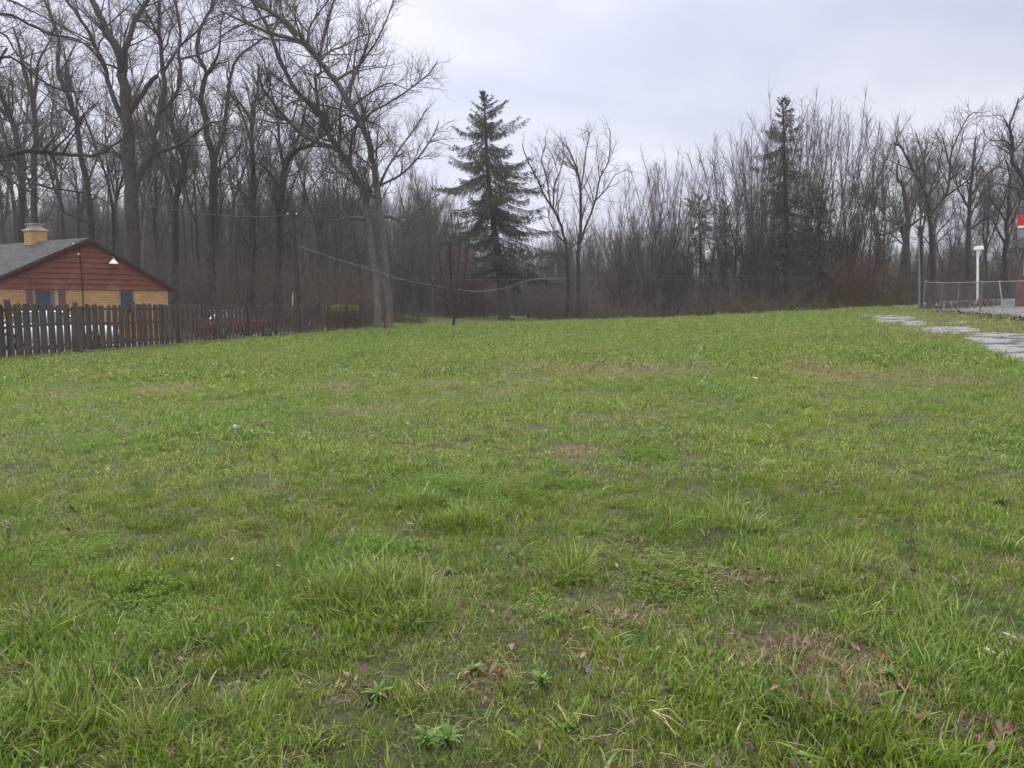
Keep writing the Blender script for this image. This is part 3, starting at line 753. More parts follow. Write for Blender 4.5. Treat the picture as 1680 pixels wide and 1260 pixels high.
# ================================================================== traced trees
LZ = 420 / 1604.; MZ = 380 / 1451.
def zl(*p): return [(x * LZ, y * LZ) for x, y in p]                 # left crop
def zm(*p): return [(380 + x * MZ, y * MZ) for x, y in p]           # middle crop
def zr(*p): return [(1360 + x * 320 / 1260., 130 + y * 320 / 1260.) for x, y in p]
def zc(*p): return [(700 + x * LZ, 120 + y * LZ) for x, y in p]
maple = traced_tree('maple_tree', 50, [
    ([(622, 545), (620, 500), (616, 450), (607, 385), (600, 335)] + zm((770,1080),(700,980),(640,900),(580,790),(530,690),(430,600),(350,480),(290,350),(250,230),(200,130),(150,40),(110,-60)), 14.5, 5, 0, 1.5, .3),
    ([(637, 545), (634, 480), (632, 416), (628, 373), (621, 330)] + zm((905,1120),(885,1020),(865,920),(820,800),(760,690),(700,590),(640,490),(560,400),(490,310),(430,230),(360,150),(290,100),(200,40),(120,-20),(40,-60)), 15, 6, .5, -1, .3, True),
    (zm((490,310),(400,250),(300,225),(200,190),(100,150),(0,100),(-80,70)), 9, 3, 0, -2),
    (zm((400,250),(330,140),(250,80),(170,40),(120,0),(60,-50)), 8, 3, 0, 1),
    (zm((645,950),(530,890),(430,830),(350,750),(280,670),(220,590),(180,530),(170,400)), 9, 3, .5, -2),
    (zm((430,835),(320,740),(230,720),(170,640),(165,540),(120,465)), 4, 2, -1, -2),
    (zm((660,905),(680,800),(680,700),(695,620),(740,540)), 6, 2.5, .5, 2),
    (zm((530,690),(540,600),(520,480),(560,450),(550,350),(590,200),(630,50),(640,-40)), 7, 2, .7, 2),
    (zm((810,740),(870,710),(960,660),(1080,580),(1180,510),(1260,430),(1290,380)), 5, 1.5, 0, -2),
    (zm((730,580),(790,430),(850,290),(860,180),(840,90),(870,0)), 5, 1.5, 0, 2),
    (zm((680,470),(760,440),(830,370),(900,270),(960,150),(1000,40),(1020,-30)), 5, 1.5, 0, -1),
    (zm((570,385),(620,320),(700,290),(800,230),(900,210)), 5, 1.5, 0, 3),
    (zm((490,290),(490,180),(540,80),(600,10),(640,-50)), 5, 1.5, 0, -2),
    (zm((560,390),(570,260),(600,120),(640,0)), 5, 2, 0, 2),
    (zm((940,1170),(980,1050),(1060,920),(1150,800),(1220,680)), 5, 1.5, 0, 2),
    (zm((940,1170),(1080,1080),(1180,970),(1250,870),(1300,760)), 5, 1.5, 0, -2),
    (zm((740,1000),(760,850),(790,760)), 5, 3, .5, 1),
    ([(598, 349), (572, 356), (546, 362), (520, 350)], 6, 2, 0, -1),
    ([(631, 341), (656, 362), (671, 373), (684, 411)], 6, 2, 0, 1), ([(656, 362), (680, 347), (701, 330), (722, 318)], 4, 1.5, .3, 2),
    (zm((240,210),(290,130),(265,40),(300,-20)), 4, 2, 0, 1), (zm((810,740),(720,720),(650,760),(600,800)), 3.5, 1.5, 0, 2),
    (zm((830,620),(900,560),(1000,520),(1100,560),(1190,575)), 3.5, 1.2, 0, -2), (zm((850,740),(930,790),(990,870),(1090,960)), 3, 1.2, 0, -2),
    (zm((620,640),(480,640),(400,630),(330,680),(280,790)), 4.5, 1.5, .7, -2),
    ], 'tall grey double-trunk maple leaning left at the end of the timber fence', 11, 'bark_grey', 'twig_grey', 1.7, 1.05, rmin=.009)
# splintered pale wood torn open at the foot of the right trunk
tw = TB(); rng = random.Random(3); bq = P(637, 540, 49.55)
for k in range(9):
    x = -.14 + k * .035; h = rng.uniform(.9, 1.35); tw.add([(x, 0, -.1), (x + .01, .02, h * .6), (x + rng.uniform(-.02, .02), .06, h)], [.022, .02, .004], 4)
for g in tw.g.values():
    for n_, (p, r) in enumerate(g): g[n_] = ([tuple(bq[j] + q[j] for j in range(3)) for q in p], r)
simple('torn_wood', (.21, .12, .085), .8, .3, 9)
tw.build('torn_wood', 'torn_wood', maple, maple.location)

traced_tree('cottonwood_tree', 58, [
    ([(216, 560), (217, 430)] + zl((825,1250),(805,1000),(795,750),(778,550),(755,350),(700,250),(640,130),(570,0),(520,-110)), 29, 8, 0, 0, .4),
    (zl((760,350),(800,270),(850,120),(920,0),(950,-100)), 11, 6, 0, 1),
    (zl((822,650),(900,570),(950,505),(985,478)), 9, 7, 0, -1, .9),
    (zl((745,770),(690,560),(650,400),(590,280),(540,170),(430,20),(380,-60)), 9, 4, .3, -2),
    (zl((860,1130),(930,1000),(970,850),(1000,680),(1030,550),(1020,430),(1000,200),(1000,0),(1010,-90)), 13, 5, .5, 2),
    (zl((1010,690),(1080,630),(1130,510),(1120,350),(1130,200),(1100,0),(1090,-90)), 8, 4, 1, 0),
    (zl((1030,440),(1130,290),(1250,180),(1340,20),(1370,-60)), 6, 2.5, 1.4, 3),
    (zl((985,970),(1100,920),(1200,860),(1300,780),(1400,760)), 8, 3.5, .8, -1),
    (zl((640,390),(560,290),(420,240),(330,210),(200,150)), 4, 1.5, -1, -3), (zl((720,410),(660,400),(610,410)), 4, 2, 0, -1),
    (zl((1120,370),(1230,345),(1340,300),(1400,220),(1500,150)), 4.5, 1.5, 1, 3), (zl((740,560),(700,200),(680,0)), 4, 2, 0, 2),
    (zl((860,1000),(700,930),(620,900),(560,860)), 4, 1.5, 0, -2), (zl((1000,200),(930,100),(860,0)), 4, 2, 1, -1),
    ], 'thickest dark tree, with a broken-off limb, rising behind the brick house roof', 21, 'bark_brown', 'twig_grey', 1.5, 1.0)
traced_tree('tall_tree', 64, [
    ([(345, 540), (346, 430)] + zl((1325,1250),(1335,1000),(1300,850),(1275,700),(1260,600),(1290,450),(1240,350),(1250,180),(1320,60),(1330,-60)), 15, 4, 0, 0, .3),
    (zl((1335,1010),(1400,820),(1430,600),(1450,450),(1500,350),(1600,280),(1660,230)), 8, 2.5, 0, 2), (zl((1290,450),(1370,330),(1380,190),(1400,90)), 5, 2, 0, -2),
    ], 'bare tree with a wavering slim trunk just right of the thickest dark tree', 31, dens=1.5, rmin=.010)
traced_tree('tall_tree', 66, [
    ([(284, 540), (287, 430)] + zl((1100,1250),(1160,1050),(1100,870),(1070,720),(1080,600),(1110,560),(1130,400)), 13, 3, 0, 0, .3), (zl((1150,1070),(1050,930),(1000,800)), 6, 2, 0, 2),
    ], 'slim bare tree between the thickest dark tree and the wavering trunk', 32, dens=1.5, rmin=.010)
traced_tree('tall_tree', 62, [
    ([(58, 545), (60, 430)] + zl((215,1250),(222,900),(210,650),(150,450),(120,300),(90,180)), 14, 3, 0, 0, .3), (zl((212,660),(240,400),(300,280),(340,200)), 6, 2, 0, 2), (zl((212,660),(190,430),(210,300)), 5, 2, 0, -1)
    ], 'upright reddish-brown tree directly behind the brick chimney', 33, 'bark_brown', 'twig_brown', 1.3)
traced_tree('tall_tree', 68, [
    ([(152, 545), (150, 430)] + zl((560,1250),(505,950),(480,760),(410,560),(360,430),(370,250),(300,50),(250,-60)), 13, 3.5, 0, 0, .25), (zl((470,780),(540,700),(620,640)), 4, 2, 0, 1), (zl((410,560),(415,420),(400,300)), 4, 2, 0, 1)
    ], 'dark wavy tree above the roof ridge, left of the thickest dark tree', 34, dens=1.5, rmin=.010)
traced_tree('tall_tree', 60, [
    ([(34, 545), (36, 400)] + zl((140,1150),(110,900),(60,720),(0,560),(-10,420),(40,300)), 15, 4, 0, 0, .3), (zl((60,720),(-60,620),(-140,540)), 5, 2, 0, 1)
    ], 'dark tree leaning out of the left edge of the photo above the house', 35, dens=1.5, rmin=.010)
# a tree standing outside the frame on the left whose limbs reach in
traced_tree('overhanging_tree', 33, [
    ([(-150, 640), (-145, 450), (-135, 300), (-140, 150), (-160, 20), (-170, -90)], 45, 12, 0, 0, .5),
    ([(-140, 275), (-60, 268)] + zl((0,985),(120,955),(250,950),(400,965),(560,975),(650,950),(740,890),(830,800)), 14, 3, 0, 2, .1),
    ([(-138, 300), (-60, 285)] + zl((0,1070),(130,1100),(250,1160),(400,1190),(580,1220),(700,1290)), 8, 2, 0, -2, .1),
    ([(-140, 150), (-80, 60)] + zl((0,90),(180,150),(330,220),(500,250),(620,370)), 9, 2, 0, 3, .1),
    (zl((370,960),(430,850),(500,760),(600,660)), 5, 1.5, 1.3, 1), (zl((300,950),(340,860),(420,800)), 4, 1.5, 1.2, 0),
    ([(-140, 120), (-60, -10)] + zl((60,0),(180,60),(300,120)), 7, 2, 0, -1), ([(-145, 220), (-60, 160)] + zl((0,360),(160,420),(300,530),(430,570),(560,575)), 7, 2, 0, 1),
    ([(-145, 180), (-60, 80)] + zl((0,200),(100,330),(250,480),(330,600)), 6, 2, 0, 0),
    ], 'tree beyond the left edge with long bare limbs reaching across above the house', 36, 'bark_dark', 'twig_grey', 1.5, .9, rmin=.008, thin=.75)
traced_tree('tall_tree', 63, [
    ([(410, 545), (414, 420)] + zm((135,1180),(130,950),(125,720),(165,560),(170,400)), 14, 3, 0, 0, .25), (zm((130,900),(60,700),(-20,560)), 5, 2, 0, -1), (zm((128,720),(30,610),(0,615)), 4, 2, 0, 2)
    ], 'bare tree standing midway between the house and the double-trunk maple', 37, dens=1.5, rmin=.010)
traced_tree('tall_tree', 62, [
    ([(455, 545), (458, 430)] + zm((310,1250),(345,1020),(420,940),(500,905),(560,860),(620,830)), 16, 3, 0, 0, .25), (zm((345,1020),(300,900),(290,740),(240,600)), 7, 2, 0, 1), (zm((345,1020),(430,830),(470,650),(500,540)), 6, 2, 0, -1), (zm((320,1160),(220,1060),(120,1000)), 5, 2, 0, 0)
    ], 'stout forking tree whose limbs cross behind the leaning utility pole top', 38, dens=1.5, rmin=.010)
traced_tree('forked_tree', 84, [
    ([(932, 530), (931, 440)] + zc((880,1150),(868,1050),(830,920),(785,840),(740,770),(700,680),(640,560),(610,490),(600,440)), 10, 2, 0, 0, .3),
    (zc((768,810),(750,650),(720,540),(745,450),(740,400)), 4.5, 1.5, 0, 2), (zc((790,845),(800,700),(830,630),(860,520),(850,440)), 4.5, 1.5, 0, -2), (zc((830,640),(790,520),(760,470)), 3, 1.2, -1, 1), (zc((868,1050),(800,990),(765,900),(770,830)), 4, 2, 0, .3)
    ], 'curving bare tree right of the tall spruce, bent toward it', 41, dens=1.0, rmin=.012, thin=.62, k=1.15)
traced_tree('forked_tree', 84, [
    ([(948, 530), (949, 450)] + zc((948,1150),(962,1000),(965,800),(960,700),(940,600),(890,480),(870,430)), 13, 2, 0, 0, .35),
    (zc((962,740),(985,600),(1000,480),(1020,370),(980,380)), 4.5, 1.5, 0, 2), (zc((955,1060),(1010,930),(1060,780),(1090,650),(1140,550),(1150,370),(1140,350)), 7, 1.5, 0, -1),
    (zc((1060,780),(1130,720),(1180,640),(1260,600)), 3.5, 1.2, 0, 1), (zc((1090,650),(1070,540),(1060,450)), 3, 1.2, 0, 2), (zc((970,900),(1010,780),(1080,700)), 3, 1.2, 0, 2)
    ], 'straight bare tree splitting into a V, second tree right of the tall spruce', 42, dens=1.0, rmin=.012, thin=.62, k=1.15)
# right-hand wood
traced_tree('tall_tree', 56, [
    ([(1484, 520), (1487, 447)] + zr((505,1000),(510,850),(480,690),(440,640),(445,520)), 19, 3, 0, 0, .35), (zr((505,960),(620,880),(700,900)), 5, 2, 0, 1), (zr((500,900),(350,1010),(280,960)), 6, 2, 0, -1), (zr((505,790),(590,730),(640,700)), 4, 2, 0, 1)
    ], 'thick-trunked bare tree left of the dark pole', 51, 'bark_brown', 'twig_brown', 1.35, rmin=.012, thin=.68)
traced_tree('tall_tree', 60, [
    ([(1533, 520), (1530, 440)] + zr((660,1000),(650,850),(610,700),(540,580),(470,450),(420,410)), 14, 3, 0, 0, .3), (zr((612,700),(620,560),(560,340)), 6, 1.5, 0, 1), (zr((650,850),(760,740),(780,600),(800,450),(900,240),(980,215)), 7, 1.5, 0, -1), (zr((780,600),(840,460),(870,330)), 4, 1.5, -.5, 1), (zr((760,740),(900,650),(990,560)), 5, 1.5, 0, -2), (zr((790,550),(740,390),(700,320)), 3.5, 1.5, -.5, 1)
    ], 'broad many-limbed tree right of the dark pole', 52, dens=1.4, rmin=.012, thin=.66)
traced_tree('tall_tree', 62, [
    ([(1588, 515), (1589, 447)] + zr((900,1100),(902,950),(915,720),(930,560),(940,440),(950,370)), 15, 2.5, 0, 0, .35), (zr((915,730),(1000,640),(1130,520),(1180,440)), 6, 1.5, 0, 1), (zr((905,830),(830,700),(810,560)), 5, 1.5, 0, -1), (zr((900,940),(1010,900),(1080,880)), 5, 1.5, 0, -1), (zr((905,780),(960,700),(980,600)), 4, 1.5, 0, 2)
    ], 'olive-trunked tree standing behind the white lamp post', 53, 'bark_olive', 'twig_brown', 1.4, rmin=.012, thin=.68)
traced_tree('tall_tree', 64, [
    ([(1650, 515), (1650, 447)] + zr((1130,1150),(1150,960),(1160,760),(1170,640),(1140,520)), 15, 3, 0, 0, .3), (zr((1150,900),(1040,760),(1030,640),(980,560)), 6, 1.5, 0, 1), (zr((1160,700),(1230,620),(1300,560)), 5, 1.5, 0, 1), (zr((1140,1060),(1080,950),(1060,880),(1090,800)), 5, 1.5, 0, 1)
    ], 'dark shaggy-trunked tree left of the red and white canopy', 54, dens=1.4, rmin=.012, thin=.66)
traced_tree('tall_tree', 58, [
    ([(1712, 515), (1705, 400)] + zr((1290,760),(1230,600),(1185,530),(1190,420),(1170,300),(1220,150),(1225,120)), 16, 2, 0, 0, .3), (zr((1190,500),(1150,400),(1040,395),(990,310)), 5, 1.2, 0, 1), (zr((1180,330),(1120,240),(1030,240)), 4, 1.2, 0, -1), (zr((1190,450),(1260,380),(1300,260)), 5, 1.5, 0, 1)
    ], 'knobbly-branched tree at the right edge above the red and white canopy', 55, dens=1.5, k=.85, rmin=.012, thin=.62)
# small trees on the back lawn
traced_tree('small_tree', 53, [
    ([(744, 541), (746, 520), (748, 500), (742, 470), (738, 420), (742, 380), (740, 340)], 6, 1.5, 0, 0, .35), ([(748, 503), (757, 485), (762, 450), (768, 400), (765, 350)], 3.5, 1.2, 0, .5), ([(747, 503), (730, 490), (712, 470), (700, 440)], 3.2, 1, 0, -.5),
    ([(757, 487), (785, 480), (815, 476)], 2.5, 1, 0, .7), ([(745, 490), (752, 440), (755, 390), (750, 350)], 2.5, 1, 0, -.5), ([(742, 480), (725, 450), (720, 410)], 2.5, 1, 0, .4)
    ], 'small dark multi-stemmed tree alone on the back lawn left of the tall spruce', 61, 'bark_dark', 'twig_brown', 1.5, .8, cat='small tree', rmin=.007)
# ------------------------------------------------------------------ conifers
spruce('spruce_tree', 80, [(828, 527), (824, 490), (819, 440), (812, 390), (807, 340), (801, 290), (798, 240), (796, 200), (794, 152)],
       [(150, 2), (185, 14), (210, 24), (235, 46), (270, 76), (300, 92), (340, 84), (400, 66), (440, 40)],
       [(150, 2), (175, 12), (200, 32), (218, 56), (250, 60), (290, 104), (320, 118), (350, 100), (400, 104), (445, 104), (470, 70)], 'tall dark green spruce, tallest tree in the middle of the photo', 71, 452, w0=16, dens=1.15)
spruce('conifer_tree', 63, [(1293, 512), (1291, 430), (1290, 350), (1288, 280), (1286, 220), (1284, 165)],
       [(165, 2), (195, 14), (235, 42), (270, 42), (330, 36), (360, 60), (400, 56), (440, 30)], [(165, 2), (205, 24), (235, 28), (290, 36), (330, 42), (400, 40), (440, 25)], 'ragged thin spruce poking up in the middle of the right-hand wood', 72, 450, 'pine_needles', 12, .75)
spruce('pine_tree', 64, [(1345, 512), (1345, 440), (1343, 380), (1341, 322)], [(320, 20), (340, 52), (380, 55), (430, 40)], [(320, 16), (350, 34), (400, 40), (440, 25)], 'low dense dark evergreen right of the ragged thin spruce', 73, 470, 'pine_needles', 9, .75)
spruce('pine_tree', 84, [(1152, 515), (1150, 440), (1148, 380), (1146, 325)], [(325, 12), (345, 22), (380, 24), (430, 18)], [(325, 10), (350, 30), (400, 26), (440, 15)], 'small dark evergreen half hidden in twigs left of the ragged thin spruce', 74, 460, 'pine_needles', 8, .9)
spruce('pine_tree', 82, [(1193, 515), (1192, 440), (1190, 380), (1188, 330)], [(328, 8), (360, 20), (430, 18)], [(328, 8), (360, 22), (430, 18)], 'short dark evergreen between the half hidden one and the ragged thin spruce', 75, 460, 'pine_needles', 7, .9)

# ------------------------------------------------------------------ the wood: copies of a few grown trees
PROT = {}
for st, seeds in (('tall', (101, 102, 103, 104)), ('vase', (111, 112, 113, 114)), ('slim', (121, 122, 123))):
    PROT[st] = []
    for k, sd in enumerate(seeds):
        l, t = generic(sd, 20.0, st)
        lm = ('bark_dark', 'bark_brown', 'bark_olive', 'bark_grey')[k]; tm = ('twig_grey', 'twig_brown', 'twig_purple', 'twig_brown')[k]
        PROT[st].append((l.mesh('trunk', lm), t.mesh('crown', tm)))
rw = random.Random(77)
def woodtree(px, top, D, style, label, group):
    d = rayd(px, 507); x = d.x * D; z = G(x, D); H = P(px, top, D).z - z
    tm, cm = rw.choice(PROT[style]); e = empty('bare_tree', (x, D, z), label, 'tree', group, rw.uniform(0, 6.28)); s = H / 20.5
    e.scale = (s, s, s)
    link(bpy.data.objects.new('trunk', tm), e); link(bpy.data.objects.new('crown', cm), e)
def treeline(px): return float(np.interp(px, [0, 330, 400, 470, 560, 640, 700, 745, 800, 870, 1000, 1090, 1160, 1210, 1260, 1340, 1430, 1480, 1560, 1620, 1680], [40, 60, 110, 160, 190, 215, 235, 330, 350, 360, 280, 232, 235, 195, 145, 150, 165, 205, 215, 225, 185]))
zones = [
    (-60, 200, 10, (66, 92), ('tall', 'tall', 'slim'), 'bare tree of the wood behind the brick house and its chimney', 'bare trees behind the brick house'),
    (200, 480, 20, (66, 95), ('tall', 'tall', 'slim', 'slim'), 'bare tree of the wood between the brick house and the leaning pole', 'bare trees between house and leaning pole'),
    (480, 625, 14, (66, 95), ('tall', 'slim', 'slim'), 'bare tree of the wood between the leaning pole and the double-trunk maple', 'bare trees behind the mossy fence'),
    (640, 740, 9, (88, 108), ('tall', 'slim', 'vase'), 'bare tree of the wood edge between the double-trunk maple and the tall spruce', 'bare trees between maple and spruce'),
    (740, 860, 5, (100, 115), ('slim', 'vase'), 'low bare tree behind the tall spruce at the edge of the back lawn', 'bare trees behind the spruce'),
    (985, 1130, 17, (62, 80), ('vase', 'vase', 'slim'), 'bushy bare tree between the V-forked tree and the half hidden evergreen', 'bushy bare trees right of the V-forked tree'),
    (1130, 1270, 16, (62, 82), ('vase', 'vase', 'slim'), 'slender bare tree around the two short evergreens', 'slender bare trees around the short evergreens'),
    (1225, 1460, 27, (66, 84), ('vase', 'vase', 'slim'), 'tall broom-shaped bare tree behind or right of the ragged thin spruce', 'broom-shaped bare trees around the ragged spruce'),
    (1460, 1720, 19, (64, 84), ('tall', 'vase'), 'bare tree of the wood behind the wire fence', 'bare trees behind the wire fence'),
]
for x0, x1, n, (d0, d1), sts, lab, grp in zones:
    for k in range(n):
        px = x0 + (x1 - x0) * (k + rw.uniform(.1, .9)) / n
        woodtree(px, treeline(px) + rw.uniform(-6, 75) if k % 3 else treeline(px) + rw.uniform(-4, 10), rw.uniform(d0, d1), rw.choice(sts), lab, grp)
# far wood, reads as one mass
fo = []
for k, sd in enumerate((201, 202, 203, 204)):
    l, t = generic(sd, 20.0, ('vase', 'slim', 'vase', 'tall')[k]); V1, F1 = l.arrays(); V2, F2 = t.arrays()
    n1 = len(F1); me = mkmesh('wood_source', np.concatenate([V1, V2]), np.concatenate([F1, F2 + len(V1)]), None, ['bark_dark', ('twig_purple', 'twig_grey', 'twig_brown', 'twig_purple')[k]], True, None, np.concatenate([np.zeros(n1), np.ones(len(F2))]))
    fo.append(bpy.data.objects.new('wood_%d' % k, me))
fx, fy, fs = [], [], []
for k in range(1000):
    px = rw.uniform(-90, 1780); D = rw.uniform(98, 175)
    if 1480 < px and D < 110: continue
    fx.append(rayd(px, 507).x * D); fy.append(D)
    tl = max(treeline(px) + 20, 385 if px > 1110 else (350 if px > 740 else 285)) + rw.uniform(0, 70)
    fs.append((P(px, tl, D).z - G(fx[-1], D)) / 20.5)
fx, fy, fs = map(np.array, (fx, fy, fs)); nf = len(fx)
instancer('far_wood', fx, fy, ground(fx, fy), np.array([rw.randrange(4) for _ in range(nf)]), fs, np.stack([np.zeros(nf), np.zeros(nf), rg.uniform(0, 6.28, nf)], -1), {}, fo, 'far bare purplish-brown wood closing off the view behind the nearer trees')

# ------------------------------------------------------------------ undergrowth
def thicket(name, spec, n, hr, m, label, seed, low=False):
    r = random.Random(seed); tb = TB()
    for _ in range(n):
        px = r.uniform(spec[0], spec[1]); D = r.uniform(spec[2], spec[3]); x = rayd(px, 507).x * D; z = G(x, D); h = r.uniform(*hr) * r.uniform(.6, 1.15)
        p, rd = grow((x, D, z - .05), (r.gauss(0, .38), r.gauss(0, .38), 1), h, .008 + .003 * h, .005, 4, r, .2, .02); tb.add(p, rd, 3)
        for k in range(r.randint(7, 12)):
            i = r.randint(0 if low else 1, 3); q, qr = grow(p[i], (r.gauss(0, .8), r.gauss(0, .8), .8), h * r.uniform(.18, .5), .008, .004, 3, r, .22, .04); tb.add(q, qr, 3)
            for _k in range(5):
                j = r.randint(0, 2); w, wr = grow(q[j], (r.gauss(0, .8), r.gauss(0, .8), .6), h * r.uniform(.08, .24), .006, .0035, 2, r, .25, .03); tb.add(w, wr, 3)
    o = tb.build(name, m); tag(o, label, None, None, 'stuff'); return o
thicket('undergrowth', (-40, 620, 58, 90), 1700, (2.5, 8), 'brush_brown', 'brown tangle of brush under the trees behind the timber fence', 301)
thicket('undergrowth', (620, 1000, 96, 118), 1500, (2.5, 8), 'brush_brown', 'brown brush along the far edge of the back lawn', 302, True)
thicket('undergrowth', (875, 1000, 80, 96), 420, (1.8, 5), 'brush_brown', 'brown brush hiding the feet of the two forked trees', 314, True)
thicket('undergrowth', (960, 1280, 62, 92), 1000, (1.5, 5), 'brush_purple', 'purplish brush right of the back lawn', 303, True)
thicket('undergrowth', (1240, 1500, 60, 88), 900, (1.5, 5), 'brush_brown', 'olive-brown brush at the top of the lawn', 304, True)
thicket('undergrowth', (1470, 1740, 62, 95), 900, (1.5, 5), 'brush_brown', 'brown brush behind the wire fence', 305, True)
thicket('rusty_brush', (1368, 1412, 58, 62), 40, (3, 7), 'twig_rust', 'rust-brown brush at the wood edge left of the dark pole', 306, True)
thicket('rusty_brush', (540, 612, 60, 66), 45, (2, 4.5), 'twig_rust', 'rust-brown brush behind the mossy fence', 307, True)
thicket('rusty_brush', (735, 800, 84, 90), 90, (5, 14), 'twig_rust', 'rust-tinted twigs against the left side of the tall spruce', 308)
thicket('pale_brush', (980, 1250, 57, 62), 150, (.6, 2.0), 'twig_olive', 'low olive brush where the lawn meets the wood', 309, True)
thicket('pale_brush', (1250, 1505, 55, 59), 150, (.5, 1.8), 'twig_olive', 'low olive brush at the top of the lawn', 310, True)
thicket('pale_brush', (640, 700, 66, 76), 90, (.5, 1.4), 'twig_olive', 'low brown weeds right of the double-trunk maple', 311, True)
thicket('pale_brush', (855, 1000, 92, 97), 160, (.5, 1.5), 'twig_olive', 'low weeds at the back of the back lawn', 312, True)
thicket('pale_brush', (1515, 1640, 44, 48), 140, (.3, .9), 'twig_rust', 'rusty weeds growing through the foot of the wire fence', 313, True)

# ================================================================== the brick house
def brickmat(nt, out):
    uv = nt.nodes.new('ShaderNodeUVMap')
    b = N(nt, 'ShaderNodeTexBrick', {'Vector': uv.outputs[0], 'Color1': (.46, .28, .12, 1), 'Color2': (.60, .42, .22, 1), 'Mortar': (.17, .10, .05, 1), 'Scale': 1.0, 'Mortar Size': .009, 'Mortar Smooth': .3, 'Bias': -.2, 'Brick Width': .30, 'Row Height': .092})
    n = noise(nt, uv.outputs[0], 6, 4)
    c = mixc(nt, math_(nt, 'MULTIPLY', n, .5), b.outputs['Color'], (.38, .20, .08))
    inv = math_(nt, 'SUBTRACT', 1.0, b.outputs['Fac'])
    bsdf(nt, out, c, .75, inv, .8, .02)
mat('tan_brick', brickmat)
def siding(nt, out):
    uv = nt.nodes.new('ShaderNodeUVMap'); n = noise(nt, uv.outputs[0], 1.2, 4, .6, .6); n2 = noise(nt, uv.outputs[0], 9, 4)
    c = ramp(nt, n2, [(.3, (.13, .034, .020)), (.7, (.19, .054, .032))])
    c = mixc(nt, ramp(nt, n, [(.52, (0, 0, 0)), (.66, (.75, .75, .75))]), c, (.21, .09, .068))
    c = mixc(nt, ramp(nt, n, [(.30, (1, 1, 1)), (.36, (0, 0, 0))]), c, (.13, .018, .012))
    bsdf(nt, out, c, .5, n2, .1, .005, 0, .3)
mat('red_siding', siding)
def shingle(nt, out):
    uv = nt.nodes.new('ShaderNodeUVMap')
    b = N(nt, 'ShaderNodeTexBrick', {'Vector': uv.outputs[0], 'Color1': (.035, .035, .039, 1), 'Color2': (.075, .075, .082, 1), 'Mortar': (.025, .025, .028, 1), 'Scale': 1.0, 'Mortar Size': .012, 'Brick Width': .32, 'Row Height': .15})
    n = noise(nt, uv.outputs[0], 25, 4, .7)
    c = mixc(nt, math_(nt, 'MULTIPLY', n, .4), b.outputs['Color'], (.085, .085, .09)); bsdf(nt, out, c, .9, b.outputs['Fac'], .5, .01, 0, .1)
mat('grey_shingles', shingle)
simple('dark_trim', (.045, .018, .015), .5); simple('shutter_paint', (.12, .075, .085), .6)
simple('window_trim', (.22, .20, .17), .5); simple('white_enamel', (.78, .78, .76), .35, .1); simple('concrete_cap', (.38, .38, .36), .8)
simple('black_cable', (.02, .02, .02), .5); simple('grey_metal', (.30, .31, .32), .4, .2, 4, .4); simple('galvanised', (.20, .205, .21), .45, .25, 6, .6)
def glass(nt, out): bsdf(nt, out, (.018, .024, .035), .06, spec=.6)
mat('dark_glass', glass)
A_ = (-840 * 37.5 / F, 37.5); B_ = ((275 - 840) * 41 / F, 41.0)
gu = Vector((B_[0] - A_[0], B_[1] - A_[1], 0)).normalized(); gv = Vector((-7.3, 4.2, 0)).normalized(); gn = Vector((gu.y, -gu.x, 0))   # gn faces the camera
GP = lambda x, y: onplane(x, y, A_, B_)
peak = GP(141, 392); er = GP(287, 476.5); wr = GP(275, 477); l0 = GP(0, 451)
sl_ = (peak.z - l0.z) / (peak.xy - l0.xy).length; zr_ = er.z
ll = (peak.z - zr_) / sl_; el_ = peak - gu * ll; el_.z = zr_
house = empty('brick_house', (peak.x, peak.y, 0), 'low tan brick house with a dark red sided gable and grey shingle roof', 'house')
hO = Vector((peak.x, peak.y, 0)); DEP = 13.0
zb = zr_ + .0      # bottom of the siding
wl = el_ + gu * .35
q = QB()
def wallq(a, b, z0, z1, uo=0): q.quad((a.x, a.y, z0), (b.x, b.y, z0), (b.x, b.y, z1), (a.x, a.y, z1), [(uo, z0), (uo + (b - a).xy.length, z0), (uo + (b - a).xy.length, z1), (uo, z1)])
# openings in the gable wall along gu
def au(px, y=490): return (GP(px, y) - peak).dot(gu)
wins = [(au(56), au(90)), (au(196), au(220))]
zs = 1.35
edges = [-(wl - peak).length if False else (wl - peak).dot(gu)] + [v for w in wins for v in w] + [(wr - peak).dot(gu)]
pt = lambda a: Vector((peak.x, peak.y, 0)) + gu * a
for k in range(len(edges) - 1):
    a, b = pt(edges[k]), pt(edges[k + 1])
    if k % 2 == 0: wallq(a, b, -.3, zb, edges[k])
    else:
        wallq(a, b, -.3, zs, edges[k])
        for (c_, s_) in ((a, 1), (b, -1)):
            e_ = c_ - gn * .14; q.quad((c_.x, c_.y, zs), (e_.x, e_.y, zs), (e_.x, e_.y, zb), (c_.x, c_.y, zb))
        q.quad((a.x, a.y, zs), (b.x, b.y, zs), tuple((b - gn * .14).xy) + (zs,), tuple((a - gn * .14).xy) + (zs,))
a, b = pt(edges[0]), pt(edges[-1]); a2, b2 = a + gv * (DEP - .6), b + gv * (DEP - .6)
wallq(b, b2, -.3, zb); wallq(b2, a2, -.3, zb); wallq(a2, a, -.3, zb)
q.build('wall', 'tan_brick', house, hO)
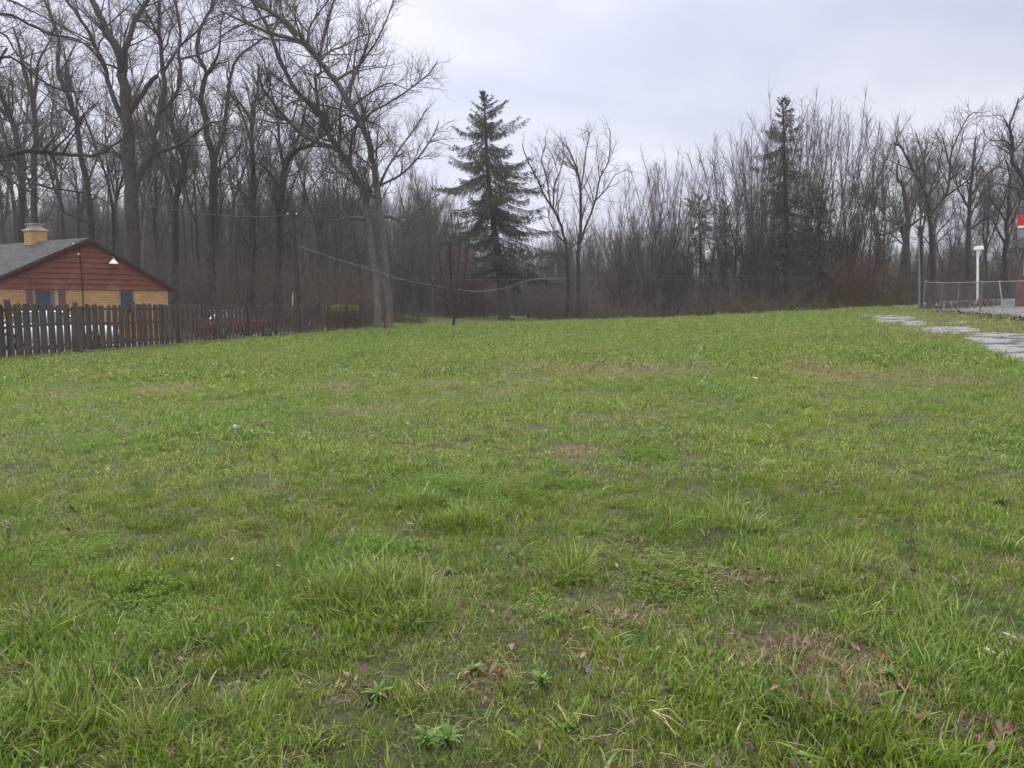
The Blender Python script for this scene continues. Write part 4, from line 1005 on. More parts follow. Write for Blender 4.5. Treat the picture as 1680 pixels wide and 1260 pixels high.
# lapped siding, board by board, cut to the roof slopes
q = QB(); nb = 9; zt = peak.z - .1; dz = (zt - zb) / nb
def lim(z):
    f = (peak.z - .06 - z)
    return -f / sl_, f / ((peak.z - er.z) / (er.xy - peak.xy).length)
for k in range(nb):
    z0 = zb + k * dz; z1 = z0 + dz * 1.02
    (la, ra), (lb, rb) = lim(z0), lim(min(z1, peak.z - .07)); o0, o1 = .072, .03
    la = max(la, edges[0]); lb = max(lb, edges[0])
    A0, B0, A1, B1 = pt(la) + gn * o0, pt(ra) + gn * o0, pt(lb) + gn * o1, pt(rb) + gn * o1
    q.quad((A0.x, A0.y, z0), (B0.x, B0.y, z0), (B1.x, B1.y, z1), (A1.x, A1.y, z1), [(la, z0), (ra, z0), (rb, z1), (lb, z1)])
    C0, D0 = pt(la) + gn * .0, pt(ra) + gn * .0
    q.quad((C0.x, C0.y, z0), (D0.x, D0.y, z0), (B0.x, B0.y, z0), (A0.x, A0.y, z0))
q.build('gable_siding', 'red_siding', house, hO)
# roof: two slabs and rake boards
def slab(q, p0, p1, dep, th, fr, bk):
    a = p0 - gv * fr + gn * 0; b = p1 - gv * fr; c = p1 + gv * bk; d = p0 + gv * bk; up = Vector((0, 0, th))
    q.hexa([a - up, b - up, c - up, d - up, a, b, c, d])
q = QB(); top = peak + Vector((0, 0, .06))
er2 = er + Vector((0, 0, -.0)); el2 = el_.copy()
slab(q, el2, top, DEP, .05, .30, DEP); slab(q, top + gu * .004, er2, DEP, .05, .30, DEP)
# uv for shingles: project along ridge and slope
rf = q.build('roof', 'grey_shingles', house, hO)
me = rf.data; uvl = me.uv_layers[0].data
for lp in me.loops:
    co = me.vertices[lp.vertex_index].co; uvl[lp.index].uv = (co.dot(gv), (peak.z - co.z) * 2.0)
q = QB()
for (p0, p1) in ((el2, top), (top, er2)):
    s0 = p0 - gv * .33 - Vector((0, 0, .052)); s1 = p1 - gv * .33 - Vector((0, 0, .052))
    q.hexa([s0 - Vector((0, 0, .13)), s1 - Vector((0, 0, .13)), s1 + gv * .03 - Vector((0, 0, .13)), s0 + gv * .03 - Vector((0, 0, .13)), s0, s1, s1 + gv * .03, s0 + gv * .03])
q.build('rake_board', 'dark_trim', house, hO)
# chimney
cb = hO + gv * 4.6
q = QB(); cw = gu * .74; cl = gv * .7; base = cb - cw * .5 - cl * .5
q.box((base.x, base.y, peak.z - .5), cw, cl, (0, 0, .62 + .5))
ch = q.build('chimney', 'tan_brick', house, hO); topz = peak.z + .72 - .5 + .0
q = QB(); o = cb - cw * .58 - cl * .58; tz = peak.z + .62
q.box((o.x, o.y, tz), cw * 1.16, cl * 1.16, (0, 0, .09)); o2 = cb - cw * .42 - cl * .42
q.box((o2.x, o2.y, tz + .09), cw * .84, cl * .84, (0, 0, .07)); o3 = cb - cw * .26 - cl * .26
q.box((o3.x, o3.y, tz + .16), cw * .52, cl * .52, (0, 0, .18)); o4 = cb - cw * .44 - cl * .44
q.box((o4.x, o4.y, tz + .36), cw * .88, cl * .88, (0, 0, .035))
for sx in (.1, .72):
    for sy in (.1, .72): o5 = o4 + cw * sx + cl * sy; q.box((o5.x, o5.y, tz + .16), cw * .05, cl * .05, (0, 0, .2))
cc = q.build('chimney_cap', 'concrete_cap', None, hO); cc.parent = ch
# windows and shutters
for k, (w0_, w1_) in enumerate(wins):
    q = QB(); fr = .06 if k else .08; a = pt(w0_) - gn * .05; u = gu * (w1_ - w0_); d = -gn * .05
    q.box((a.x, a.y, zs + .003), u, d, (0, 0, fr)); q.box((a.x, a.y, zb - fr - .003), u, d, (0, 0, fr))
    for s_ in (0, 1): p = a + (u - gu * fr) * s_; q.box((p.x, p.y, zs + fr), gu * fr, d, (0, 0, zb - zs - 2 * fr))
    if k == 0: p = a + u * .8; q.box((p.x, p.y, zs + fr), gu * .05, d, (0, 0, zb - zs - 2 * fr))
    wf = q.build('window', 'window_trim', house, hO)
    q = QB(); g0 = a - gn * .035 + gu * fr; q.box((g0.x, g0.y, zs + fr), u - gu * 2 * fr, -gn * .01, (0, 0, zb - zs - 2 * fr)); pn = q.build('pane', 'dark_glass', None, hO); pn.parent = wf
for (s0, s1) in ((43, 54), (96, 108)):
    q = QB(); a0, a1 = au(s0), au(s1); p = pt(a0) + gn * .004; q.box((p.x, p.y, zs - .05), gu * (a1 - a0), gn * .03, (0, 0, zb - zs + .03))
    for j in range(2):
        r0 = pt(a0 + .06) + gn * .034; q.box((r0.x, r0.y, zs + .03 + j * .6), gu * (a1 - a0 - .12), gn * .012, (0, 0, .5))
    q.build('shutter', 'shutter_paint', house, hO)
# barn lamp, conduit
lp = GP(186, 424) + gn * .10; t = TB(); t.add([tuple(lp - gn * .05), tuple(lp + gn * .12 + Vector((0, 0, .06))), tuple(lp + gn * .28 + Vector((0, 0, .02))), tuple(lp + gn * .3 - Vector((0, 0, .05)))], [.02] * 4, 6)
t.add([tuple(lp + gn * .3 + Vector((0, 0, .03))), tuple(lp + gn * .3 - Vector((0, 0, .12)))], [.06, .055], 10)
gl = t.build('gable_lamp', 'grey_metal', house, hO)
V, f = lathe([(.05, -.10), (.09, -.14), (.17, -.24), (.22, -.31), (.235, -.33), (.225, -.33), (.12, -.22), (.04, -.16)], 18)
sh = link(bpy.data.objects.new('lamp_shade', mkmesh('lamp_shade', V, f, None, ['white_enamel'], True))); sh.parent = gl; sh.location = lp + gn * .3 + Vector((0, 0, .03)) - hO
t = TB(); pts = [GP(129, 399), GP(131, 420), GP(134, 450), GP(136, 480), GP(137, 510), GP(137, 540)]; t.add([tuple(p + gn * .09) for p in pts], [.028] * 6, 5); t.add([tuple(GP(129, 400) + gn * .09), tuple(GP(140, 396) + gn * .09)], [.03, .03], 5)
pts = [GP(46, 437), GP(48, 455), GP(49, 476)]; t.add([tuple(p + gn * .08) for p in pts], [.008] * 3, 4)
t.build('service_conduit', 'black_cable', house, hO)
for x_, y_ in ((129, 419), (46, 437), (121, 403)):
    V, f = lathe([(.0, .0), (.05, .01), (.06, .05), (.04, .10), (.0, .12)], 8); o = link(bpy.data.objects.new('insulator', mkmesh('insulator', V, f, None, ['white_enamel'], True))); o.parent = house; o.location = GP(x_, y_) + gn * .11 - hO

# ================================================================== timber fence
fd = Vector((.18, 1, 0)).normalized(); fnm = Vector((fd.y, -fd.x, 0))    # fnm faces the lawn
def fpt(y): return Vector((fence_x(y), y, 0))
def fence(name, y0, y1, label, seed, m='fence_wood', phase=0.0, broken=()):
    r = random.Random(seed); o0 = fpt(y0); o0.z = G(o0.x, o0.y); root = empty(name, o0, label, 'fence')
    Lt = (y1 - y0) / fd.y; posts = np.arange(phase, Lt + .01, 2.9)
    for s_ in posts:
        p = o0 + fd * s_ + fnm * .0; z = G(p.x, p.y); q = QB(); h = 1.82 + r.uniform(-.04, .06); ln = Vector((r.gauss(0, .02), r.gauss(0, .02), 1)) * (h + .3)
        q.box((p.x - .0, p.y, z - .3), fnm * .12, fd * .12, ln); q.build('post', m, root, o0)
    q = QB(); nrail = int(Lt / 2.9) + 1
    for k in range(nrail):
        s0, s1 = k * 2.9 - (2.9 - phase), min((k + 1) * 2.9 - (2.9 - phase), Lt); s0 = max(s0, 0)
        if s1 - s0 < .3: continue
        for hz in (.28, .98, 1.52):
            a, b = o0 + fd * s0, o0 + fd * s1; za, zb_ = G(a.x, a.y) + hz, G(b.x, b.y) + hz + r.gauss(0, .015); a = a - fnm * .0; th = fnm * .032; up = Vector((0, 0, .09))
            a3, b3 = Vector((a.x, a.y, za)), Vector((b.x, b.y, zb_)); q.hexa([a3, b3, b3 - th, a3 - th, a3 + up, b3 + up, b3 - th + up, a3 - th + up])
    q.build('rail', m, root, o0)
    q = QB(); tops = []
    n = int(Lt / .345); sag = lambda s: .05 * math.sin(s * .7) + .03 * math.sin(s * 1.9)
    for k in range(n):
        for side in (0, 1):
            s_ = k * .345 + side * .195 + r.gauss(0, .008)
            if any(b0 < s_ < b1 and r.random() < .75 for b0, b1 in broken) or s_ > Lt - .1: continue
            w = (.168 if side == 0 else .145) + r.gauss(0, .008); w *= .74 if side and 34 < (o0 + fd * s_).y < 43 else 1; c = o0 + fd * s_; z = G(c.x, c.y) + (.05 if side else .03) + abs(r.gauss(0, .02)); h = 1.68 + sag(s_) * .5 + r.gauss(0, .02)
            if r.random() < .03: h -= r.uniform(.05, .2)
            out = fnm * (.004 if side == 0 else -.058); th = fnm * .022; lean = fd * (h * r.gauss(0, .012)); c = c + out
            a, b = c - fd * w / 2, c + fd * w / 2; Z = lambda p, z_: Vector((p.x, p.y, z_)); i0 = len(q.V)
            # dog-eared board: outline with clipped corners, front and back
            prof = [(a, 0), (b, 0), (b + lean * .96, h - .05), (b + lean - fd * w * .28, h), (a + lean + fd * w * .28, h), (a + lean * .96, h - .05)]
            fr = [Z(p + th, z + zz) for p, zz in prof]; bk = [Z(p, z + zz) for p, zz in prof]
            q.quad(fr[0], fr[1], fr[2], fr[5]); q.quad(fr[5], fr[2], fr[3], fr[4]); q.quad(bk[1], bk[0], bk[5], bk[2]); q.quad(bk[2], bk[5], bk[4], bk[3])
            for u in range(6): v = (u + 1) % 6; q.quad(fr[v], fr[u], bk[u], bk[v])
            tops += [1.0 if (p.z - z) > 1.2 else 0.0 for p in q.V_vec[i0:]] if hasattr(q, 'V_vec') else [min(1.0, max(0.0, (p[2] - z) / 1.7)) for p in q.V[i0:]]
    # merge the panel's shared corners are not needed: boards are separate solids
    o = q.build('boards', m, root, o0); at = o.data.attributes.new('top', 'FLOAT', 'POINT')
    if len(tops) == len(o.data.vertices): at.data.foreach_set('value', np.array(tops, np.float32))
    return root
fence('timber_fence', 20.5, 46.9, 'long weathered dark brown board fence running in front of the brick house', 5, phase=.55)
fence('timber_fence', 47.6, 53.2, 'short board fence with yellow-green moss along its top beside the maple', 6, 'mossy_wood', phase=0)
# concrete kerb at the foot of the fence
k_pts = [(26.6, .16), (30, .15), (34, .14), (38.5, .13)]
for k in range(3):
    a, b = fpt(k_pts[k][0] + .05), fpt(k_pts[k + 1][0] - .05); a = a + fnm * .16; b = b + fnm * .16
    q = QB(); za, zb_ = G(a.x, a.y), G(b.x, b.y); th = fnm * .20
    q.hexa([Vector((a.x, a.y, za - .1)), Vector(((a + th).x, (a + th).y, za - .1)), Vector(((b + th).x, (b + th).y, zb_ - .1)), Vector((b.x, b.y, zb_ - .1)), Vector((a.x, a.y, za + .10)), Vector(((a + th).x, (a + th).y, za + .09)), Vector(((b + th).x, (b + th).y, zb_ + .09)), Vector((b.x, b.y, zb_ + .10))])
    o = q.build('kerb', 'gravel', None); o['kind'] = 'structure'
# stake and scrap by the gap between the two fences
simple('pale_wood', (.50, .42, .28), .7); simple('old_wood', (.09, .07, .055), .8)
p0 = P(478, 549, 46.2); p0.z = G(p0.x, p0.y) - .1; p1 = P(480.5, 480, 46.6)
t = TB(); t.add([tuple(p0), tuple((p0 + p1) / 2 + Vector((.01, 0, 0))), tuple(p1)], [.035, .033, .03], 6); tag(t.build('wooden_stake', 'pale_wood', None), 'thin pale pole leaning up above the gap between the two fences', 'stake')
def lumber(px, D, hs, label, seed, m):
    r = random.Random(seed); d = rayd(px, 507); q = QB(); c = Vector((d.x * D, D, G(d.x * D, D)))
    for h in hs: x = r.uniform(-.25, .25); q.box((c.x + x, c.y + r.uniform(-.1, .1), c.z - .05), (.09, .02, 0), (-.006, .03, 0), (r.gauss(0, .25), r.gauss(0, .1), h))
    o = q.build('scrap_boards', m, None); tag(o, label, 'scrap wood')
lumber(488, 46.9, (1.0, 1.25, .8), 'broken fence boards propped in the gap between the two fences', 8, 'old_wood')
lumber(499, 47.3, (.9, 1.1), 'two pale scrap boards standing against the start of the mossy fence', 9, 'pale_wood')

# ================================================================== utility poles and cables
def pole(name, px, D, py_top, lean, r0, r1, m, label, cat):
    d = rayd(px, 507); x = d.x * D; z = G(x, D) - .2; tp = P(px + lean, py_top, D); e = empty(name, (x, D, z), label, cat)
    t = TB(); t.add([(x, D, z), tuple((Vector((x, D, z)) + tp) / 2), tuple(tp)], [r0, (r0 + r1) / 2, r1], 12); t.add([tuple(tp), (tp.x, tp.y, tp.z + .02)], [r1, .01], 12)
    t.build('shaft', m, e, (x, D, z)); return e, Vector((x, D, z)), tp
pe, pb, ptop = pole('utility_pole', 493, 52, 345, -13, .17, .12, 'pole_wood', 'dark wooden utility pole leaning left behind the gap in the fences', 'pole')
t = TB(); c = ptop - Vector((0, 0, .35)); t.add([tuple(c + Vector((-.35, -.14, 0))), tuple(c + Vector((.35, -.14, 0)))], [.04, .04], 5); t.build('crossarm', 'pole_wood', pe, pb)
V, f = lathe([(0, 0), (.04, .01), (.05, .08), (.02, .12), (0, .13)], 8)
for sx in (-.3, .3): o = link(bpy.data.objects.new('insulator', mkmesh('insulator', V, f, None, ['white_enamel'], True))); o.parent = pe; o.location = c + Vector((sx, -.14, .04)) - pb
pe2, pb2, pt2 = pole('utility_pole', 1511, 46, 372, -1, .15, .14, 'pole_wood', 'straight dark pole with a blue-grey conduit at the left end of the wire fence', 'pole')
t = TB(); cx = Vector((-.14, -.13, 0)); t.add([tuple(pb2 + cx), tuple((pb2 + pt2) / 2 + cx), tuple(pt2 + cx - Vector((0, 0, .6)))], [.055, .055, .05], 8); simple('blue_conduit', (.13, .16, .20), .4)
t.build('conduit', 'blue_conduit', pe2, pb2)
t = TB(); t.add([tuple(pt2 + Vector((0, 0, -.12))), tuple(pt2 + Vector((0, 0, .02))), tuple(pt2 + Vector((0, 0, .10)))], [.21, .22, .1], 12); t.build('pole_cap', 'black_cable', pe2, pb2)
simple('white_cable', (.48, .48, .50), .5); simple('grey_cable', (.22, .22, .24), .5)
def cable(name, pts, r, m, label):
    P3 = [tuple(P(*p)) for p in pts]; a, _ = smoothline(P3, [r] * len(P3), 5); t = TB(); t.add(a, [r] * len(a), 4); tag(t.build(name, m, None), label, 'cable')
cable('overhead_cable', [(480, 352, 52), (440, 355, 54), (400, 355, 56), (360, 353, 58), (341, 351, 60), (300, 346, 62), (225, 335, 58)], .007, 'grey_cable', 'thin cable running left from the top of the leaning utility pole')
cable('overhead_cable', [(488, 403, 51.8), (515, 412, 51), (560, 427, 50.3), (615, 444, 49.4), (660, 458, 51), (710, 468, 53), (780, 478, 57), (830, 472, 62), (860, 462, 66), (885, 457, 70), (930, 456, 74)], .0065, 'white_cable', 'sagging pale cable from the leaning utility pole past the maple trunks')
cable('overhead_cable', [(640, 458, 64), (760, 459, 66), (900, 458, 70), (1060, 458, 66), (1200, 459, 62), (1320, 455, 60)], .006, 'grey_cable', 'level low cable crossing in front of the wood, right of the maple')
cable('overhead_cable', [(635, 400, 66), (760, 392, 68), (900, 389, 68), (1050, 388, 66), (1200, 384, 62), (1320, 380, 60)], .005, 'grey_cable', 'level upper cable crossing behind the tall spruce')

# ================================================================== cars behind the fence
simple('red_paint', (.13, .013, .015), .25, .1, spec=.6); simple('white_paint', (.74, .75, .78), .25, .05, spec=.6); simple('tyre_rubber', (.02, .02, .02), .8); simple('rim_metal', (.4, .4, .42), .3, .1, 3, .7)
simple('lamp_glass', (.55, .55, .55), .15); simple('tail_lens', (.35, .02, .02), .2); simple('black_plastic', (.025, .025, .025), .5)
def car(name, loc, rz, paint, label, group=None):
    e = empty(name, loc, label, 'car', group, rz)
    # stations along the length: x, half width, sill z, shoulder z, (centre) deck z
    ST = [(-2.25, .70, .42, .70, .74), (-2.18, .80, .28, .86, .92), (-1.7, .87, .24, .94, 1.0), (-1.0, .89, .22, .96, 1.0), (0, .90, .22, .95, .98), (.8, .89, .22, .93, .97), (1.3, .87, .24, .88, .95), (1.9, .84, .26, .78, .84), (2.2, .74, .30, .66, .70), (2.27, .62, .42, .58, .60)]
    V = []; Fq = []
    for x, w, s_, sh_, dk in ST: V += [(x, -w * .9, s_), (x, -w, (s_ + sh_) * .5), (x, -w * .96, sh_), (x, -w * .72, dk), (x, 0, dk + .02), (x, w * .72, dk), (x, w * .96, sh_), (x, w, (s_ + sh_) * .5), (x, w * .9, s_)]
    n = 9
    for k in range(len(ST) - 1):
        for u in range(n): v = (u + 1) % n; Fq.append((k * n + u, (k + 1) * n + u, (k + 1) * n + v, k * n + v))
    Ft = []
    for k0, fl in ((0, 1), (len(ST) - 1, 0)):
        i0 = len(V); V.append((ST[k0][0], 0, .55))
        for u in range(n): v = (u + 1) % n; Ft.append((k0 * n + u, k0 * n + v, i0) if fl else (k0 * n + v, k0 * n + u, i0))
    link(bpy.data.objects.new('body', mkmesh('body', V, Fq, Ft, [paint], True)), e)
    def cabin(g, z0, z1, nm, m, inset):
        S = [(-1.75, .97), (-1.15, 1.38), (-.2, 1.45), (.35, 1.40), (1.12, .96)]; V = []; Fq = []
        for k, (x, zt_) in enumerate(S):
            w = .80 if k in (0, 4) else .60; V += [(x, -.80 - g, .93), (x * (1 if k in (0, 4) else 1), -w - g, zt_), (x, w + g, zt_), (x, .80 + g, .93)]
        for k in range(4):
            for u in range(3): Fq.append((k * 4 + u, (k + 1) * 4 + u, (k + 1) * 4 + u + 1, k * 4 + u + 1))
        return V, Fq
    V, Fq = cabin(0, 0, 0, '', '', 0); link(bpy.data.objects.new('window_glass', mkmesh('window_glass', V, Fq, None, ['dark_glass'], False)), e)
    q = QB(); q.hexa([(-1.12, -.6, 1.40), (.33, -.6, 1.42), (.33, .6, 1.42), (-1.12, .6, 1.40), (-1.0, -.5, 1.47), (.2, -.5, 1.475), (.2, .5, 1.475), (-1.0, .5, 1.47)])
    for sy in (-1, 1):
        for (x0, z0, x1, z1) in ((-1.78, .95, -1.14, 1.41), (-.25, .95, -.2, 1.44), (1.15, .95, .36, 1.42)):
            a, b = Vector((x0, sy * .815, z0)), Vector((x1, sy * .615, z1)); q.hexa([a, a + Vector((.08, 0, 0)), a + Vector((.08, sy * -.03, 0)), a + Vector((0, sy * -.03, 0)), b, b + Vector((.08, 0, 0)), b + Vector((.08, -sy * .03, .01)), b + Vector((0, -sy * .03, .01))])
    q.build('roof', paint, e)
    for x in (-1.4, 1.4):
        for sy in (-1, 1):
            V, f = lathe([(.0, -.1), (.20, -.1), (.31, -.09), (.325, -.04), (.325, .05), (.31, .09), (.22, .10)], 20)
            w = link(bpy.data.objects.new('wheel', mkmesh('wheel', V, f, None, ['tyre_rubber'], True)), e); w.location = (x, sy * .80, .325); w.rotation_euler = (-sy * math.pi / 2, 0, 0)
            V, f = lathe([(.22, .085), (.19, .105), (.10, .07), (.05, .10), (0, .105)], 20); rm = link(bpy.data.objects.new('rim', mkmesh('rim', V, f, None, ['rim_metal'], True)), w)
            q = QB(); q.box((x - .42, sy * .885 - .01, .23), (.84, 0, 0), (0, .02, 0), (0, 0, .42)); 
    for sy in (-1, 1):
        q = QB(); q.box((2.13, sy * .60 - .14, .58), (.10, 0, -.01), (0, .28, 0), (-.05, 0, .11)); q.build('headlight', 'lamp_glass', e)
        q = QB(); q.box((-2.25, sy * .62 - .14, .70), (.06, 0, 0), (0, .26, 0), (.03, 0, .14)); q.build('tail_light', 'tail_lens', e)
        q = QB(); q.box((.85, sy * .95 - .07, .95), (.10, 0, 0), (0, .15, 0), (0, 0, .12)); q.build('mirror', paint, e)
    q = QB(); q.box((2.24, -.6, .34), (.06, 0, 0), (0, 1.2, 0), (0, 0, .14)); q.box((-2.31, -.65, .36), (.07, 0, 0), (0, 1.3, 0), (0, 0, .14)); q.build('bumper', 'black_plastic', e)
    return e
def gz_(px, D): d = rayd(px, 507); return (d.x * D, D, G(d.x * D, D) + .05)
car('parked_car', gz_(384, 40.3), R(58), 'red_paint', 'dark red car parked behind the right part of the timber fence')
car('parked_car', gz_(88, 30.3), R(22), 'white_paint', 'white car glimpsed through the gaps of the timber fence in front of the house')

# ================================================================== wire fence, lamp, canopy
cf0, cf1 = Vector((rayd(1516, 507).x * 43.5, 43.5, 0)), Vector((rayd(1702, 507).x * 29.5, 29.5, 0))
du = (cf1 - cf0); CL = du.length; du.normalize()
cfe = empty('wire_fence', (cf0.x, cf0.y, G(cf0.x, cf0.y)), 'sagging grey chain-link fence with one tilted post at the right edge of the field', 'fence')
def ctop(s):
    p = cf0 + du * s; px = 840 + F * p.x / p.y; return float(CAMH + (507 - np.interp(px, [1510, 1540, 1580, 1690], [463, 465, 464, 461.5])) * p.y / F)
cb0 = cfe.location
t = TB(); n = 14; t.add([tuple(cf0 + du * CL * k / n + Vector((0, 0, ctop(CL * k / n)))) for k in range(n + 1)], [.026] * (n + 1), 6); t.build('top_rail', 'galvanised', cfe, cb0)
def pxs(px):
    d = rayd(px, 507); k = (cf0.x - d.x * cf0.y) / (d.x * du.y - du.x); return k
for k, (a, b) in enumerate(((1513, 1516), (1541, 1544), (1570, 1572), (1608, 1609), (1650, 1637), (1696, 1696))):
    s0, s1 = pxs(a), pxs(b); p = cf0 + du * s0; q_ = cf0 + du * s1; zt_ = ctop(s1) + (.06 if k == 0 else 0); zz = G(p.x, p.y) - .2
    t = TB(); t.add([(p.x, p.y, zz), ((p.x + q_.x) / 2, (p.y + q_.y) / 2, (zz + zt_) / 2), (q_.x, q_.y, zt_)], [.038 if k == 0 else .03] * 3, 8); t.add([(q_.x, q_.y, zt_), (q_.x, q_.y, zt_ + .05)], [.045, .015], 8)
    o = t.build('post', 'galvanised', cfe, cb0)
    if k == 4: o['label'] = 'tilted fence post leaning left'
t = TB(); pit = .075; m_ = int((CL + 2) / pit)
for k in range(m_):
    for sgn in (1, -1):
        s0 = k * pit - (0 if sgn > 0 else 0); pts = []
        for u in range(7):
            s_ = s0 + sgn * u / 6 * 1.5 - (1.5 if sgn > 0 else 0) 
            if s_ < 0 or s_ > CL: continue
            p = cf0 + du * s_; zt_ = ctop(s_); zz = G(p.x, p.y) + .04; bulge = .03 * math.sin(s_ * 1.3); z = zz + (zt_ - zz) * (u / 6)
            pts.append((p.x - du.y * bulge * math.sin(u / 6 * 3.14) , p.y, z))
        if len(pts) > 1: t.add(pts, [.0026] * len(pts), 3)
simple('dull_wire', (.09, .09, .095), .55, .2, 6, .3)
t.build('chain_link_mesh', 'dull_wire', cfe, cb0)
# leaf litter banked against the fence
LB = [(0, 0), (.5, -.28), (1, 0), (.5, .28)]
def litter(name, pts, m, size, seed, label):
    r = random.Random(seed); V = []; Fq = []
    for x, y, z in pts:
        s_ = size * r.uniform(.6, 1.3); a = r.uniform(0, 6.28); ti = r.gauss(0, .5); c, sn = math.cos(a), math.sin(a); i0 = len(V); cup = r.uniform(.0, .3) * s_
        for j, (u, v) in enumerate(LB): u = (u - .5) * s_; v *= s_; V.append((x + c * u - sn * v, y + sn * u + c * v, z + .01 + u * ti + (cup if j in (1, 3) else 0) + .3 * s_ * abs(ti)))
        Fq.append((i0, i0 + 1, i0 + 2, i0 + 3))
    o = link(bpy.data.objects.new(name, mkmesh(name, V, Fq, None, [m]))); tag(o, label, None, None, 'stuff')
def leafmat(nt, out):
    g = nt.nodes.new('ShaderNodeNewGeometry'); c = ramp(nt, g.outputs['Random Per Island'], [(0, (.035, .02, .014)), (.5, (.10, .055, .035)), (.85, (.15, .09, .06)), (1, (.22, .15, .10))]); bsdf(nt, out, c, .55, spec=.4)
mat('dead_leaf', leafmat)
pts = []
for _ in range(3200):
    s_ = rw.uniform(3, CL); off = abs(rw.gauss(0, .55)); nn = Vector((-abs(du.y), -abs(du.x), 0)).normalized(); p = cf0 + du * s_ + nn * off
    pts.append((p.x, p.y, G(p.x, p.y) + max(0, .12 - off * .15) * rw.random()))
litter('leaf_litter', pts, 'dead_leaf', .13, 4, 'bank of brown dead leaves along the foot of the wire fence')
pts = []
for _ in range(16000):
    y = 1.8 + 16 * rw.random() ** 1.6; x = rw.uniform(-.74, .74) * y + rw.uniform(-1, 1)
    sv = float(soilf(x, y))
    if rw.random() < .02 + sv * .8: pts.append((x, y, G(x, y) + .012))
litter('leaf_litter', pts, 'dead_leaf', .042, 5, 'dead leaf scraps scattered over the bare spots of the lawn')
pts = []
for _ in range(2600):
    px = rw.uniform(-40, 1500); D = rw.uniform(58, 70) if px < 600 or px > 1000 else rw.uniform(92, 104); d = rayd(px, 507); pts.append((d.x * D, D, G(d.x * D, D)))
litter('leaf_litter', pts, 'dead_leaf', .22, 6, 'dead leaves on the floor of the wood')
# white lamp post on the lot
lx = rayd(1603, 507).x * 55; lz = G(lx, 55) + .05; lt = P(1603, 409, 55).z
le = empty('lamp_post', (lx, 55, lz), 'white square lamp post with a box lamp head beyond the wire fence', 'lamp post'); le.rotation_euler = (0, R(-3.2), 0)
q = QB(); q.box((-.055, -.055, 0), (.11, 0, 0), (0, .11, 0), (0, 0, lt - lz)); q.build('pole', 'white_enamel', le); q = QB(); q.box((-.16, -.16, 0), (.32, 0, 0), (0, .32, 0), (0, 0, .06)); q.build('base_plate', 'grey_metal', le)
q = QB(); q.hexa([(-.16, -.24, lt - lz - .02), (.30, -.24, lt - lz - .02), (.30, .24, lt - lz - .02), (-.16, .24, lt - lz - .02), (-.12, -.2, lt - lz + .24), (.27, -.2, lt - lz + .24), (.27, .2, lt - lz + .24), (-.12, .2, lt - lz + .24)]); q.build('lamp_head', 'white_enamel', le)
# canopy and its column
simple('red_fascia', (.42, .025, .03), .3, .06); simple('soffit', (.20, .21, .22), .5, .05); simple('column_grey', (.26, .27, .28), .5, .1); simple('pump_red', (.12, .04, .04), .6)
kx = rayd(1669.5, 365).x * 44; ke = empty('canopy', (kx, 44, G(kx, 44)), 'red and white flat canopy on a grey column cut by the right edge', 'canopy', rz=-math.atan(830 / F) + .004)
kz = ke.location.z; zz = lambda py: P(1669, py, 44).z - kz
q = QB(); q.box((0, 0, zz(370)), (14, 0, 0), (0, 9, 0), (0, 0, zz(351) - zz(370))); q.build('fascia', 'red_fascia', ke)
q = QB(); q.box((.03, .03, zz(374)), (13.9, 0, 0), (0, 8.9, 0), (0, 0, zz(370) - zz(374) - .003)); q.build('white_band', 'white_enamel', ke)
q = QB(); q.box((.1, .1, zz(390)), (13.8, 0, 0), (0, 8.8, 0), (0, 0, zz(374) - zz(390) - .003)); q.build('soffit', 'soffit', ke)
q = QB(); q.box((.42, 1.5, -.1), (.3, 0, 0), (0, .3, 0), (0, 0, zz(390) + .1)); q.build('column', 'column_grey', ke)
q = QB(); q.box((.12, -1.2, -.05), (.76, 0, 0), (0, .5, 0), (0, 0, 1.65)); q.box((.18, -1.22, 1.62), (.6, 0, 0), (0, .54, 0), (0, 0, .12))
pp = q.build('fuel_pump', 'pump_red', None, (0, 0, 0)); pp.location = ke.location; pp.rotation_euler = ke.rotation_euler; tag(pp, 'faded red pump cabinet standing under the canopy edge behind the wire fence', 'fuel pump')

# ================================================================== wood floor debris
def branchpile(name, px, D, w, h, n, m, label, cat, seed):
    r = random.Random(seed); d = rayd(px, 507); x0 = d.x * D; z0 = G(x0, D); t = TB()
    for _ in range(n):
        a = r.uniform(0, 6.28); L = w * r.uniform(.35, .9); x = x0 + r.gauss(0, w * .2); y = D + r.gauss(0, w * .12); z = G(x, y) + abs(r.gauss(0, h * .4))
        p, q_ = grow((x - math.cos(a) * L / 2, y - math.sin(a) * L / 2 * .5, z), (math.cos(a), math.sin(a) * .5, r.gauss(0, .2)), L, r.uniform(.012, .05), .008, 5, r, .12, -.02); t.add(p, q_, 4)
    tag(t.build(name, m, None), label, cat)
branchpile('brush_pile', 640, 74, 4.2, 1.1, 150, 'twig_brown', 'heaped pile of cut brush just right of the maple trunks', 'brush pile', 1)
branchpile('brush_pile', 722, 90, 5.0, .8, 110, 'twig_brown', 'low brush pile at the far edge of the back lawn left of the spruce', 'brush pile', 2)
branchpile('brush_pile', 1030, 57, 4.4, .6, 120, 'twig_grey', 'fallen grey branches lying where the lawn crest meets the wood', 'brush pile', 3)
